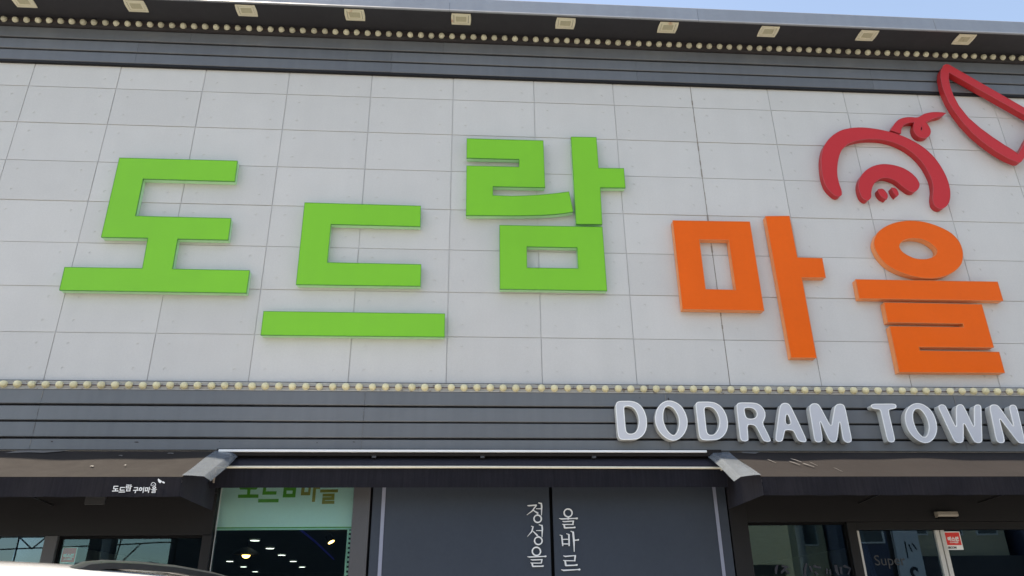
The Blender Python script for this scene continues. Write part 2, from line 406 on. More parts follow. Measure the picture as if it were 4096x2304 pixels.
LETTERS={
 'do':('g',[[(-3.36,5.895),(-2.185,5.897),(-2.179,5.65),(-3.081,5.652),(-3.078,5.228),(-2.158,5.226),(-2.153,4.983),(-2.634,4.983),(-2.63,4.662),(-1.906,4.661),(-1.906,4.422),(-3.619,4.421),(-3.624,4.661),(-2.911,4.663),(-2.918,4.987),(-3.356,4.985)]]),
 'deu_top':('g',[[(-1.463,5.424),(-0.297,5.417),(-0.293,5.178),(-1.179,5.182),(-1.179,4.761),(-0.269,4.758),(-0.267,4.523),(-1.456,4.519)]]),
 'deu_bar':('g',[[(-1.727,4.24),(-0.025,4.241),(-0.023,4.003),(-1.725,4)]]),
 'ram_r':('g',[[(0.157,6.255),(0.979,6.257),(0.98,5.671),(0.437,5.667),(0.437,5.562),(0.633,5.56),(0.767,5.568),(0.88,5.578),(0.995,5.592),(1.099,5.607),(1.23,5.63),(1.264,5.39),(1.183,5.371),(1.059,5.352),(0.936,5.341),(0.783,5.332),(0.63,5.327),(0.16,5.318),(0.159,5.913),(0.71,5.917),(0.712,6.01),(0.158,6.008)]]),
 'ram_a':('g',[[(1.278,6.316),(1.558,6.321),(1.559,5.929),(1.831,5.934),(1.83,5.692),(1.563,5.687),(1.557,5.249),(1.285,5.245)]]),
 'ram_m':('g',[[(0.501,5.215),(1.556,5.221),(1.559,4.506),(0.5,4.506)],[(0.775,4.976),(1.283,4.976),(1.282,4.746),(0.773,4.743)]]),
 'ma_m':('o',[[(2.294,5.315),(3.115,5.321),(3.117,4.317),(2.293,4.32)],[(2.553,5.096),(2.858,5.096),(2.858,4.54),(2.553,4.543)]]),
 'ma_a':('o',[[(3.289,5.391),(3.553,5.401),(3.556,4.915),(3.818,4.913),(3.814,4.691),(3.563,4.686),(3.563,3.832),(3.307,3.832)]]),
 'eul_o':('o',[[(4.403,5.095),(4.416,5.135),(4.437,5.176),(4.461,5.213),(4.494,5.245),(4.533,5.274),(4.572,5.298),(4.618,5.321),(4.668,5.341),(4.715,5.356),(4.763,5.366),(4.815,5.374),(4.862,5.377),(4.916,5.377),(4.972,5.372),(5.024,5.363),(5.071,5.35),(5.121,5.333),(5.165,5.313),(5.208,5.291),(5.251,5.264),(5.287,5.233),(5.311,5.202),(5.332,5.166),(5.347,5.128),(5.353,5.088),(5.354,5.043),(5.349,5),(5.339,4.961),(5.323,4.92),(5.304,4.884),(5.275,4.85),(5.239,4.817),(5.204,4.791),(5.165,4.768),(5.122,4.747),(5.082,4.732),(5.031,4.718),(4.977,4.709),(4.926,4.704),(4.871,4.705),(4.813,4.711),(4.761,4.72),(4.708,4.733),(4.653,4.752),(4.604,4.773),(4.562,4.796),(4.52,4.824),(4.485,4.855),(4.459,4.889),(4.436,4.928),(4.419,4.968),(4.408,5.007),(4.401,5.051)],[(4.673,5.066),(4.681,5.085),(4.695,5.103),(4.71,5.119),(4.73,5.133),(4.754,5.144),(4.777,5.152),(4.806,5.159),(4.838,5.163),(4.866,5.164),(4.898,5.162),(4.931,5.157),(4.96,5.148),(4.987,5.135),(5.013,5.118),(5.034,5.097),(5.052,5.078),(5.067,5.055),(5.071,5.028),(5.067,5.013),(5.058,4.996),(5.049,4.982),(5.03,4.965),(5.007,4.951),(4.985,4.94),(4.959,4.932),(4.931,4.926),(4.906,4.923),(4.874,4.923),(4.84,4.925),(4.811,4.931),(4.784,4.94),(4.758,4.954),(4.734,4.969),(4.717,4.982),(4.699,4.997),(4.686,5.014),(4.678,5.03),(4.673,5.048)]]),
 'eul_bar':('o',[[(4.121,4.68),(5.637,4.681),(5.636,4.465),(4.116,4.465)]]),
 'eul_r':('o',[[(4.364,4.43),(5.395,4.425),(5.392,3.96),(4.621,3.956),(4.621,3.922),(5.434,3.917),(5.43,3.699),(4.357,3.695),(4.366,4.174),(5.134,4.175),(5.137,4.209),(4.357,4.212)]]),
 'hat':('r',[[(4.169,5.668),(4.155,5.658),(4.138,5.653),(4.122,5.652),(4.1,5.66),(4.082,5.678),(4.066,5.697),(4.049,5.72),(4.033,5.747),(4.021,5.775),(4.013,5.808),(4.008,5.846),(4.006,5.882),(4.005,5.926),(4.008,5.973),(4.013,6.018),(4.019,6.063),(4.027,6.112),(4.038,6.157),(4.053,6.204),(4.072,6.254),(4.095,6.299),(4.121,6.337),(4.151,6.375),(4.183,6.408),(4.224,6.445),(4.272,6.479),(4.318,6.506),(4.361,6.524),(4.407,6.537),(4.45,6.547),(4.491,6.553),(4.535,6.557),(4.576,6.559),(4.621,6.558),(4.668,6.554),(4.711,6.549),(4.762,6.542),(4.816,6.531),(4.866,6.519),(4.916,6.504),(4.968,6.486),(5.016,6.467),(5.057,6.447),(5.099,6.423),(5.137,6.399),(5.176,6.371),(5.216,6.337),(5.251,6.303),(5.28,6.268),(5.309,6.227),(5.333,6.186),(5.353,6.143),(5.371,6.095),(5.385,6.048),(5.396,6.005),(5.405,5.957),(5.411,5.912),(5.413,5.872),(5.413,5.83),(5.41,5.789),(5.404,5.749),(5.394,5.707),(5.381,5.667),(5.37,5.642),(5.357,5.616),(5.341,5.593),(5.325,5.575),(5.306,5.558),(5.287,5.546),(5.274,5.539),(5.26,5.534),(5.248,5.531),(5.234,5.533),(5.22,5.537),(5.209,5.543),(5.196,5.555),(5.185,5.571),(5.178,5.589),(5.177,5.611),(5.18,5.637),(5.184,5.662),(5.195,5.701),(5.21,5.744),(5.221,5.784),(5.226,5.819),(5.229,5.857),(5.23,5.892),(5.227,5.929),(5.221,5.967),(5.214,6.002),(5.204,6.038),(5.193,6.077),(5.179,6.111),(5.162,6.147),(5.14,6.182),(5.118,6.214),(5.091,6.246),(5.059,6.276),(5.028,6.303),(4.991,6.328),(4.948,6.351),(4.907,6.37),(4.863,6.385),(4.814,6.397),(4.766,6.405),(4.719,6.408),(4.667,6.408),(4.618,6.405),(4.577,6.4),(4.532,6.391),(4.49,6.381),(4.45,6.368),(4.408,6.351),(4.369,6.33),(4.34,6.306),(4.311,6.278),(4.286,6.249),(4.264,6.214),(4.244,6.174),(4.228,6.136),(4.212,6.095),(4.199,6.051),(4.188,6.01),(4.18,5.974),(4.174,5.936),(4.17,5.901),(4.17,5.865),(4.171,5.828),(4.173,5.793),(4.176,5.767),(4.18,5.74),(4.18,5.713),(4.178,5.698),(4.175,5.681)]]),
 'curl':('r',[[(4.907,6.535),(4.924,6.56),(4.943,6.586),(4.961,6.61),(4.981,6.634),(5.004,6.658),(5.027,6.678),(5.049,6.691),(5.074,6.702),(5.097,6.71),(5.123,6.717),(5.151,6.721),(5.176,6.723),(5.207,6.723),(5.24,6.72),(5.271,6.724),(5.298,6.738),(5.326,6.756),(5.352,6.772),(5.384,6.784),(5.417,6.794),(5.448,6.801),(5.483,6.805),(5.518,6.807),(5.552,6.806),(5.577,6.805),(5.604,6.802),(5.629,6.799),(5.61,6.784),(5.59,6.768),(5.571,6.755),(5.532,6.739),(5.491,6.729),(5.453,6.716),(5.42,6.699),(5.385,6.678),(5.352,6.658),(5.361,6.64),(5.37,6.62),(5.376,6.6),(5.38,6.578),(5.381,6.554),(5.378,6.53),(5.37,6.51),(5.358,6.489),(5.344,6.471),(5.324,6.457),(5.3,6.448),(5.279,6.443),(5.26,6.443),(5.241,6.446),(5.225,6.453),(5.21,6.464),(5.197,6.48),(5.188,6.497),(5.182,6.521),(5.18,6.548),(5.182,6.574),(5.189,6.599),(5.2,6.626),(5.21,6.651),(5.191,6.65),(5.171,6.649),(5.152,6.646),(5.125,6.637),(5.097,6.622),(5.073,6.604),(5.059,6.586),(5.047,6.566),(5.037,6.547),(5.03,6.529),(5.025,6.51),(5.019,6.491),(4.983,6.506),(4.944,6.521)],[(5.286,6.603),(5.288,6.571),(5.268,6.538),(5.268,6.57)]]),
 'snout':('r',[[(4.451,5.612),(4.431,5.613),(4.412,5.625),(4.398,5.64),(4.387,5.662),(4.381,5.691),(4.378,5.719),(4.378,5.749),(4.38,5.782),(4.386,5.813),(4.397,5.845),(4.412,5.878),(4.429,5.909),(4.452,5.939),(4.48,5.968),(4.507,5.993),(4.538,6.015),(4.572,6.035),(4.604,6.051),(4.642,6.064),(4.682,6.074),(4.72,6.08),(4.76,6.08),(4.801,6.076),(4.839,6.07),(4.874,6.061),(4.909,6.049),(4.941,6.034),(4.97,6.016),(4.999,5.993),(5.023,5.968),(5.041,5.944),(5.059,5.917),(5.07,5.888),(5.075,5.866),(5.078,5.843),(5.075,5.82),(5.067,5.801),(5.055,5.781),(5.041,5.765),(5.028,5.753),(5.013,5.741),(4.998,5.734),(4.98,5.732),(4.961,5.736),(4.945,5.742),(4.924,5.756),(4.904,5.775),(4.885,5.794),(4.864,5.818),(4.841,5.845),(4.818,5.866),(4.798,5.879),(4.775,5.89),(4.752,5.898),(4.738,5.902),(4.722,5.905),(4.706,5.906),(4.685,5.903),(4.662,5.897),(4.642,5.888),(4.622,5.876),(4.602,5.861),(4.584,5.846),(4.566,5.825),(4.548,5.801),(4.534,5.777),(4.524,5.755),(4.515,5.731),(4.507,5.709),(4.502,5.687),(4.498,5.663),(4.488,5.642),(4.477,5.63),(4.464,5.619)]]),
 'nos1':('r',[[(4.592,5.757),(4.609,5.76),(4.628,5.764),(4.644,5.763),(4.658,5.753),(4.669,5.737),(4.677,5.721),(4.682,5.705),(4.686,5.686),(4.684,5.668),(4.679,5.655),(4.67,5.642),(4.663,5.63),(4.647,5.639),(4.63,5.648),(4.616,5.659),(4.605,5.674),(4.596,5.693),(4.591,5.712),(4.59,5.726),(4.591,5.742)]]),
 'nos2':('r',[[(4.748,5.783),(4.763,5.781),(4.778,5.779),(4.791,5.774),(4.8,5.763),(4.807,5.749),(4.811,5.734),(4.813,5.721),(4.813,5.707),(4.81,5.694),(4.803,5.685),(4.793,5.677),(4.785,5.669),(4.776,5.684),(4.767,5.7),(4.76,5.717),(4.755,5.737),(4.751,5.761)]]),
 'knife':('k',[[(5.678,7.365),(5.729,7.449),(5.768,7.471),(5.801,7.467),(6.762,6.713),(6.341,6.178),(6.296,6.13),(6.253,6.124),(6.156,6.172),(6.042,6.258),(5.927,6.375),(5.831,6.5),(5.756,6.637),(5.699,6.777),(5.66,6.92),(5.644,7.043),(5.64,7.156),(5.653,7.283)],[(5.775,7.346),(6.64,6.686),(6.291,6.234),(6.238,6.29),(6.162,6.351),(6.052,6.454),(5.943,6.568),(5.84,6.706),(5.77,6.869),(5.74,7.024),(5.735,7.137),(5.746,7.252)]]),
}
WHITE={
 'D1':[[(1.553,3.348),(1.556,3.353),(1.56,3.36),(1.564,3.365),(1.57,3.369),(1.574,3.372),(1.585,3.375),(1.597,3.377),(1.612,3.378),(1.673,3.379),(1.689,3.378),(1.71,3.375),(1.725,3.372),(1.736,3.368),(1.75,3.362),(1.763,3.354),(1.774,3.344),(1.783,3.335),(1.792,3.323),(1.801,3.309),(1.808,3.295),(1.813,3.283),(1.818,3.268),(1.822,3.25),(1.825,3.235),(1.827,3.221),(1.828,3.205),(1.827,3.186),(1.827,3.17),(1.825,3.157),(1.822,3.141),(1.817,3.124),(1.812,3.109),(1.806,3.097),(1.798,3.083),(1.79,3.072),(1.781,3.061),(1.772,3.053),(1.761,3.045),(1.751,3.039),(1.739,3.032),(1.729,3.029),(1.715,3.025),(1.697,3.023),(1.681,3.021),(1.611,3.02),(1.596,3.021),(1.584,3.022),(1.575,3.024),(1.571,3.027),(1.566,3.031),(1.562,3.036),(1.559,3.043),(1.556,3.049),(1.554,3.06),(1.553,3.073),(1.552,3.088),(1.549,3.309),(1.549,3.325),(1.551,3.337)],[(1.63,3.319),(1.633,3.322),(1.638,3.325),(1.644,3.327),(1.653,3.328),(1.661,3.329),(1.672,3.328),(1.682,3.326),(1.692,3.323),(1.7,3.32),(1.71,3.313),(1.718,3.306),(1.727,3.295),(1.733,3.285),(1.739,3.272),(1.744,3.259),(1.748,3.244),(1.751,3.232),(1.752,3.217),(1.753,3.202),(1.753,3.187),(1.751,3.175),(1.748,3.16),(1.745,3.147),(1.74,3.133),(1.736,3.122),(1.729,3.111),(1.723,3.101),(1.715,3.093),(1.709,3.088),(1.7,3.083),(1.69,3.079),(1.68,3.076),(1.671,3.076),(1.661,3.076),(1.653,3.077),(1.646,3.08),(1.642,3.083),(1.637,3.088),(1.634,3.093),(1.631,3.099),(1.63,3.105),(1.629,3.116),(1.628,3.129),(1.627,3.145),(1.626,3.284),(1.626,3.299),(1.628,3.31)]],
 'O1':[[(1.906,3.221),(1.908,3.235),(1.912,3.251),(1.916,3.267),(1.921,3.282),(1.926,3.293),(1.933,3.307),(1.941,3.32),(1.951,3.332),(1.959,3.341),(1.97,3.352),(1.981,3.36),(1.992,3.368),(2.001,3.372),(2.012,3.377),(2.022,3.38),(2.033,3.383),(2.042,3.384),(2.053,3.384),(2.065,3.384),(2.077,3.382),(2.088,3.379),(2.101,3.374),(2.113,3.369),(2.126,3.361),(2.136,3.355),(2.147,3.345),(2.158,3.334),(2.167,3.322),(2.174,3.311),(2.18,3.297),(2.188,3.281),(2.193,3.266),(2.197,3.251),(2.2,3.236),(2.203,3.218),(2.204,3.203),(2.204,3.191),(2.202,3.176),(2.2,3.161),(2.196,3.146),(2.192,3.134),(2.186,3.119),(2.179,3.106),(2.171,3.092),(2.164,3.081),(2.154,3.069),(2.144,3.058),(2.134,3.048),(2.124,3.04),(2.113,3.032),(2.102,3.026),(2.09,3.021),(2.081,3.018),(2.069,3.015),(2.058,3.014),(2.047,3.014),(2.038,3.016),(2.026,3.019),(2.015,3.022),(2.003,3.028),(1.993,3.033),(1.981,3.042),(1.97,3.051),(1.959,3.062),(1.951,3.071),(1.942,3.083),(1.933,3.096),(1.926,3.109),(1.921,3.119),(1.916,3.133),(1.912,3.147),(1.908,3.161),(1.906,3.173),(1.905,3.188),(1.905,3.205)],[(1.985,3.252),(1.986,3.263),(1.99,3.276),(1.993,3.287),(1.998,3.298),(2.003,3.307),(2.009,3.316),(2.015,3.322),(2.022,3.327),(2.028,3.329),(2.035,3.331),(2.043,3.331),(2.052,3.329),(2.059,3.327),(2.068,3.322),(2.076,3.317),(2.085,3.309),(2.091,3.301),(2.098,3.291),(2.104,3.28),(2.11,3.268),(2.114,3.258),(2.119,3.245),(2.122,3.232),(2.124,3.217),(2.125,3.205),(2.124,3.19),(2.124,3.177),(2.122,3.163),(2.119,3.152),(2.116,3.139),(2.112,3.128),(2.108,3.116),(2.104,3.107),(2.098,3.096),(2.092,3.088),(2.085,3.08),(2.08,3.074),(2.072,3.069),(2.066,3.066),(2.059,3.065),(2.054,3.066),(2.047,3.069),(2.04,3.073),(2.033,3.079),(2.026,3.085),(2.019,3.094),(2.013,3.103),(2.007,3.113),(2.002,3.122),(1.997,3.134),(1.993,3.146),(1.989,3.159),(1.986,3.169),(1.983,3.182),(1.982,3.194),(1.981,3.206),(1.981,3.215),(1.982,3.227),(1.983,3.239)]],
 'D2':[[(2.295,3.338),(2.295,3.343),(2.296,3.35),(2.298,3.355),(2.301,3.36),(2.304,3.364),(2.309,3.368),(2.314,3.37),(2.32,3.373),(2.324,3.374),(2.335,3.375),(2.347,3.375),(2.363,3.376),(2.414,3.376),(2.43,3.375),(2.45,3.373),(2.465,3.371),(2.477,3.368),(2.491,3.362),(2.505,3.354),(2.518,3.345),(2.528,3.336),(2.538,3.324),(2.548,3.31),(2.556,3.297),(2.561,3.285),(2.566,3.271),(2.572,3.254),(2.575,3.239),(2.577,3.224),(2.578,3.208),(2.579,3.191),(2.578,3.176),(2.576,3.164),(2.573,3.149),(2.569,3.134),(2.563,3.119),(2.558,3.107),(2.55,3.093),(2.541,3.08),(2.531,3.068),(2.523,3.059),(2.511,3.049),(2.5,3.041),(2.487,3.033),(2.476,3.029),(2.462,3.025),(2.444,3.021),(2.428,3.02),(2.364,3.017),(2.348,3.018),(2.336,3.019),(2.325,3.021),(2.32,3.023),(2.315,3.027),(2.31,3.032),(2.305,3.038),(2.302,3.044),(2.299,3.055),(2.297,3.068),(2.296,3.083),(2.295,3.299),(2.295,3.315),(2.295,3.327)],[(2.376,3.31),(2.378,3.314),(2.381,3.318),(2.385,3.321),(2.389,3.324),(2.393,3.325),(2.399,3.326),(2.406,3.326),(2.415,3.326),(2.422,3.326),(2.432,3.324),(2.441,3.321),(2.45,3.317),(2.457,3.312),(2.466,3.305),(2.473,3.296),(2.48,3.286),(2.485,3.277),(2.49,3.265),(2.494,3.252),(2.498,3.239),(2.5,3.227),(2.501,3.213),(2.501,3.2),(2.5,3.186),(2.499,3.175),(2.495,3.162),(2.491,3.149),(2.486,3.136),(2.481,3.125),(2.474,3.113),(2.466,3.102),(2.458,3.092),(2.451,3.085),(2.442,3.078),(2.433,3.073),(2.422,3.069),(2.414,3.068),(2.404,3.068),(2.397,3.069),(2.39,3.07),(2.386,3.073),(2.381,3.077),(2.378,3.082),(2.375,3.088),(2.373,3.094),(2.372,3.105),(2.371,3.118),(2.371,3.134),(2.372,3.274),(2.373,3.289),(2.374,3.301)]],
 'R':[[(2.681,3.34),(2.683,3.346),(2.686,3.352),(2.69,3.357),(2.695,3.362),(2.7,3.365),(2.711,3.368),(2.724,3.37),(2.739,3.371),(2.824,3.37),(2.84,3.369),(2.859,3.367),(2.873,3.364),(2.883,3.36),(2.895,3.354),(2.906,3.346),(2.916,3.336),(2.923,3.327),(2.93,3.315),(2.936,3.303),(2.94,3.29),(2.942,3.279),(2.942,3.266),(2.941,3.254),(2.939,3.241),(2.935,3.232),(2.93,3.221),(2.925,3.211),(2.919,3.201),(2.913,3.194),(2.909,3.182),(2.909,3.169),(2.911,3.154),(2.946,3.055),(2.95,3.041),(2.953,3.03),(2.954,3.022),(2.954,3.018),(2.952,3.014),(2.949,3.011),(2.945,3.008),(2.941,3.007),(2.935,3.006),(2.929,3.005),(2.921,3.005),(2.914,3.006),(2.906,3.008),(2.9,3.009),(2.894,3.012),(2.889,3.014),(2.884,3.021),(2.878,3.031),(2.873,3.044),(2.85,3.11),(2.844,3.123),(2.839,3.135),(2.834,3.144),(2.83,3.148),(2.823,3.153),(2.815,3.157),(2.805,3.16),(2.796,3.162),(2.786,3.163),(2.778,3.162),(2.77,3.16),(2.765,3.158),(2.761,3.15),(2.757,3.139),(2.755,3.124),(2.751,3.057),(2.749,3.042),(2.748,3.031),(2.746,3.022),(2.744,3.019),(2.74,3.015),(2.735,3.013),(2.728,3.011),(2.722,3.009),(2.714,3.009),(2.707,3.009),(2.699,3.01),(2.693,3.011),(2.687,3.015),(2.682,3.019),(2.678,3.025),(2.676,3.031),(2.674,3.042),(2.673,3.055),(2.673,3.071),(2.678,3.301),(2.679,3.317),(2.68,3.33)],[(2.754,3.313),(2.757,3.315),(2.763,3.318),(2.77,3.319),(2.78,3.321),(2.791,3.321),(2.803,3.321),(2.814,3.319),(2.825,3.316),(2.833,3.312),(2.841,3.307),(2.848,3.301),(2.854,3.294),(2.857,3.288),(2.86,3.28),(2.861,3.273),(2.862,3.265),(2.861,3.259),(2.859,3.251),(2.856,3.245),(2.852,3.239),(2.847,3.234),(2.841,3.229),(2.834,3.225),(2.825,3.222),(2.817,3.22),(2.807,3.219),(2.797,3.218),(2.788,3.219),(2.78,3.22),(2.772,3.222),(2.766,3.225),(2.76,3.23),(2.757,3.235),(2.754,3.244),(2.752,3.254),(2.75,3.269),(2.75,3.283),(2.75,3.297),(2.752,3.306)]],
 'A':[[(3.094,3.338),(3.098,3.345),(3.104,3.353),(3.11,3.358),(3.117,3.363),(3.123,3.365),(3.131,3.367),(3.139,3.369),(3.149,3.369),(3.156,3.369),(3.165,3.366),(3.173,3.363),(3.18,3.359),(3.184,3.354),(3.19,3.344),(3.196,3.332),(3.202,3.318),(3.235,3.214),(3.24,3.199),(3.247,3.176),(3.252,3.161),(3.285,3.049),(3.287,3.035),(3.289,3.024),(3.288,3.016),(3.286,3.012),(3.282,3.008),(3.277,3.006),(3.272,3.004),(3.266,3.003),(3.258,3.003),(3.251,3.003),(3.242,3.005),(3.235,3.007),(3.227,3.01),(3.22,3.013),(3.215,3.018),(3.212,3.022),(3.208,3.03),(3.203,3.041),(3.199,3.054),(3.195,3.069),(3.19,3.082),(3.186,3.093),(3.182,3.101),(3.178,3.105),(3.171,3.108),(3.161,3.111),(3.148,3.113),(3.135,3.114),(3.122,3.113),(3.113,3.111),(3.105,3.108),(3.102,3.104),(3.098,3.095),(3.093,3.084),(3.087,3.069),(3.08,3.05),(3.074,3.036),(3.069,3.025),(3.064,3.017),(3.06,3.014),(3.054,3.011),(3.048,3.008),(3.04,3.007),(3.033,3.006),(3.026,3.006),(3.019,3.007),(3.014,3.009),(3.01,3.011),(3.007,3.014),(3.005,3.018),(3.003,3.023),(3.003,3.028),(3.004,3.037),(3.007,3.05),(3.01,3.065),(3.078,3.296),(3.083,3.312),(3.089,3.326)],[(3.138,3.254),(3.141,3.256),(3.144,3.258),(3.148,3.258),(3.151,3.257),(3.154,3.255),(3.157,3.248),(3.16,3.239),(3.163,3.226),(3.166,3.212),(3.167,3.198),(3.167,3.188),(3.166,3.179),(3.163,3.175),(3.159,3.171),(3.154,3.168),(3.147,3.167),(3.141,3.167),(3.135,3.168),(3.131,3.171),(3.127,3.175),(3.125,3.179),(3.124,3.188),(3.124,3.198),(3.126,3.211),(3.128,3.224),(3.131,3.237),(3.135,3.247)]],
 'M':[[(3.377,3.342),(3.382,3.348),(3.388,3.354),(3.395,3.359),(3.402,3.363),(3.409,3.365),(3.418,3.366),(3.426,3.367),(3.435,3.366),(3.443,3.366),(3.452,3.363),(3.459,3.359),(3.466,3.353),(3.47,3.346),(3.475,3.336),(3.481,3.323),(3.487,3.309),(3.536,3.169),(3.543,3.162),(3.549,3.163),(3.556,3.172),(3.597,3.286),(3.603,3.302),(3.609,3.317),(3.615,3.33),(3.619,3.338),(3.625,3.346),(3.632,3.352),(3.64,3.358),(3.646,3.36),(3.656,3.362),(3.665,3.364),(3.675,3.364),(3.684,3.363),(3.693,3.36),(3.7,3.356),(3.706,3.35),(3.709,3.344),(3.712,3.332),(3.714,3.319),(3.716,3.303),(3.719,3.059),(3.718,3.044),(3.717,3.032),(3.715,3.022),(3.713,3.017),(3.709,3.011),(3.704,3.007),(3.698,3.004),(3.692,3.001),(3.685,3),(3.677,2.999),(3.669,3),(3.663,3.001),(3.655,3.004),(3.649,3.008),(3.644,3.014),(3.641,3.02),(3.638,3.031),(3.636,3.044),(3.636,3.059),(3.638,3.178),(3.636,3.186),(3.633,3.186),(3.629,3.178),(3.591,3.059),(3.585,3.044),(3.58,3.032),(3.575,3.021),(3.571,3.016),(3.565,3.011),(3.559,3.007),(3.551,3.004),(3.544,3.002),(3.536,3.002),(3.529,3.003),(3.522,3.005),(3.517,3.008),(3.512,3.015),(3.507,3.021),(3.502,3.03),(3.498,3.039),(3.494,3.051),(3.489,3.066),(3.484,3.081),(3.456,3.183),(3.452,3.19),(3.45,3.189),(3.448,3.181),(3.445,3.059),(3.443,3.044),(3.442,3.032),(3.44,3.022),(3.438,3.017),(3.433,3.012),(3.428,3.008),(3.42,3.005),(3.413,3.003),(3.404,3.002),(3.397,3.002),(3.389,3.003),(3.383,3.004),(3.377,3.007),(3.373,3.011),(3.369,3.016),(3.367,3.021),(3.366,3.031),(3.365,3.043),(3.365,3.059),(3.368,3.301),(3.37,3.317),(3.373,3.33)]],
 'T':[[(3.972,3.354),(3.976,3.358),(3.985,3.362),(3.997,3.364),(4.013,3.366),(4.172,3.368),(4.188,3.367),(4.2,3.365),(4.208,3.362),(4.211,3.359),(4.213,3.354),(4.214,3.349),(4.214,3.344),(4.213,3.339),(4.211,3.334),(4.208,3.33),(4.204,3.326),(4.199,3.324),(4.192,3.321),(4.184,3.319),(4.173,3.317),(4.163,3.316),(4.152,3.314),(4.144,3.311),(4.138,3.308),(4.134,3.304),(4.131,3.295),(4.129,3.283),(4.128,3.269),(4.13,3.069),(4.13,3.054),(4.129,3.041),(4.128,3.031),(4.127,3.026),(4.124,3.02),(4.121,3.016),(4.116,3.011),(4.112,3.008),(4.105,3.006),(4.099,3.004),(4.091,3.003),(4.084,3.004),(4.076,3.005),(4.07,3.008),(4.064,3.012),(4.061,3.016),(4.058,3.026),(4.056,3.038),(4.054,3.052),(4.051,3.264),(4.051,3.279),(4.05,3.291),(4.048,3.301),(4.046,3.305),(4.041,3.31),(4.033,3.312),(4.022,3.314),(4.01,3.315),(3.998,3.316),(3.989,3.318),(3.981,3.32),(3.977,3.322),(3.973,3.325),(3.97,3.329),(3.968,3.334),(3.967,3.338),(3.968,3.344),(3.969,3.349)]],
 'O2':[[(4.272,3.234),(4.276,3.247),(4.281,3.262),(4.287,3.276),(4.295,3.291),(4.302,3.302),(4.312,3.315),(4.322,3.327),(4.334,3.338),(4.344,3.346),(4.357,3.355),(4.369,3.361),(4.382,3.367),(4.393,3.37),(4.407,3.373),(4.42,3.374),(4.434,3.374),(4.446,3.373),(4.46,3.37),(4.472,3.366),(4.486,3.36),(4.496,3.353),(4.507,3.344),(4.519,3.334),(4.529,3.323),(4.536,3.314),(4.544,3.301),(4.552,3.285),(4.557,3.27),(4.561,3.255),(4.564,3.239),(4.566,3.217),(4.567,3.201),(4.567,3.184),(4.565,3.167),(4.562,3.148),(4.559,3.133),(4.555,3.121),(4.549,3.106),(4.542,3.092),(4.534,3.078),(4.527,3.066),(4.517,3.053),(4.507,3.042),(4.495,3.031),(4.485,3.024),(4.472,3.016),(4.46,3.009),(4.447,3.004),(4.437,3.001),(4.424,2.999),(4.412,2.998),(4.399,2.999),(4.389,3.001),(4.376,3.006),(4.363,3.012),(4.35,3.019),(4.34,3.027),(4.328,3.037),(4.316,3.049),(4.307,3.06),(4.299,3.07),(4.292,3.083),(4.284,3.098),(4.279,3.112),(4.275,3.124),(4.272,3.138),(4.269,3.156),(4.267,3.172),(4.267,3.186),(4.268,3.202),(4.27,3.219)],[(4.353,3.248),(4.355,3.258),(4.359,3.271),(4.364,3.281),(4.369,3.291),(4.375,3.298),(4.382,3.306),(4.388,3.311),(4.396,3.316),(4.401,3.318),(4.409,3.319),(4.417,3.319),(4.425,3.318),(4.432,3.316),(4.44,3.311),(4.447,3.305),(4.454,3.297),(4.459,3.289),(4.465,3.278),(4.47,3.267),(4.475,3.253),(4.479,3.242),(4.482,3.228),(4.484,3.211),(4.486,3.195),(4.486,3.181),(4.485,3.165),(4.483,3.15),(4.48,3.136),(4.476,3.126),(4.471,3.113),(4.466,3.102),(4.459,3.09),(4.454,3.082),(4.446,3.073),(4.439,3.066),(4.432,3.06),(4.426,3.057),(4.418,3.056),(4.412,3.056),(4.404,3.057),(4.399,3.06),(4.392,3.066),(4.385,3.073),(4.378,3.083),(4.372,3.092),(4.366,3.105),(4.361,3.117),(4.357,3.131),(4.354,3.142),(4.352,3.156),(4.35,3.173),(4.349,3.189),(4.348,3.203),(4.349,3.219),(4.35,3.234)]],
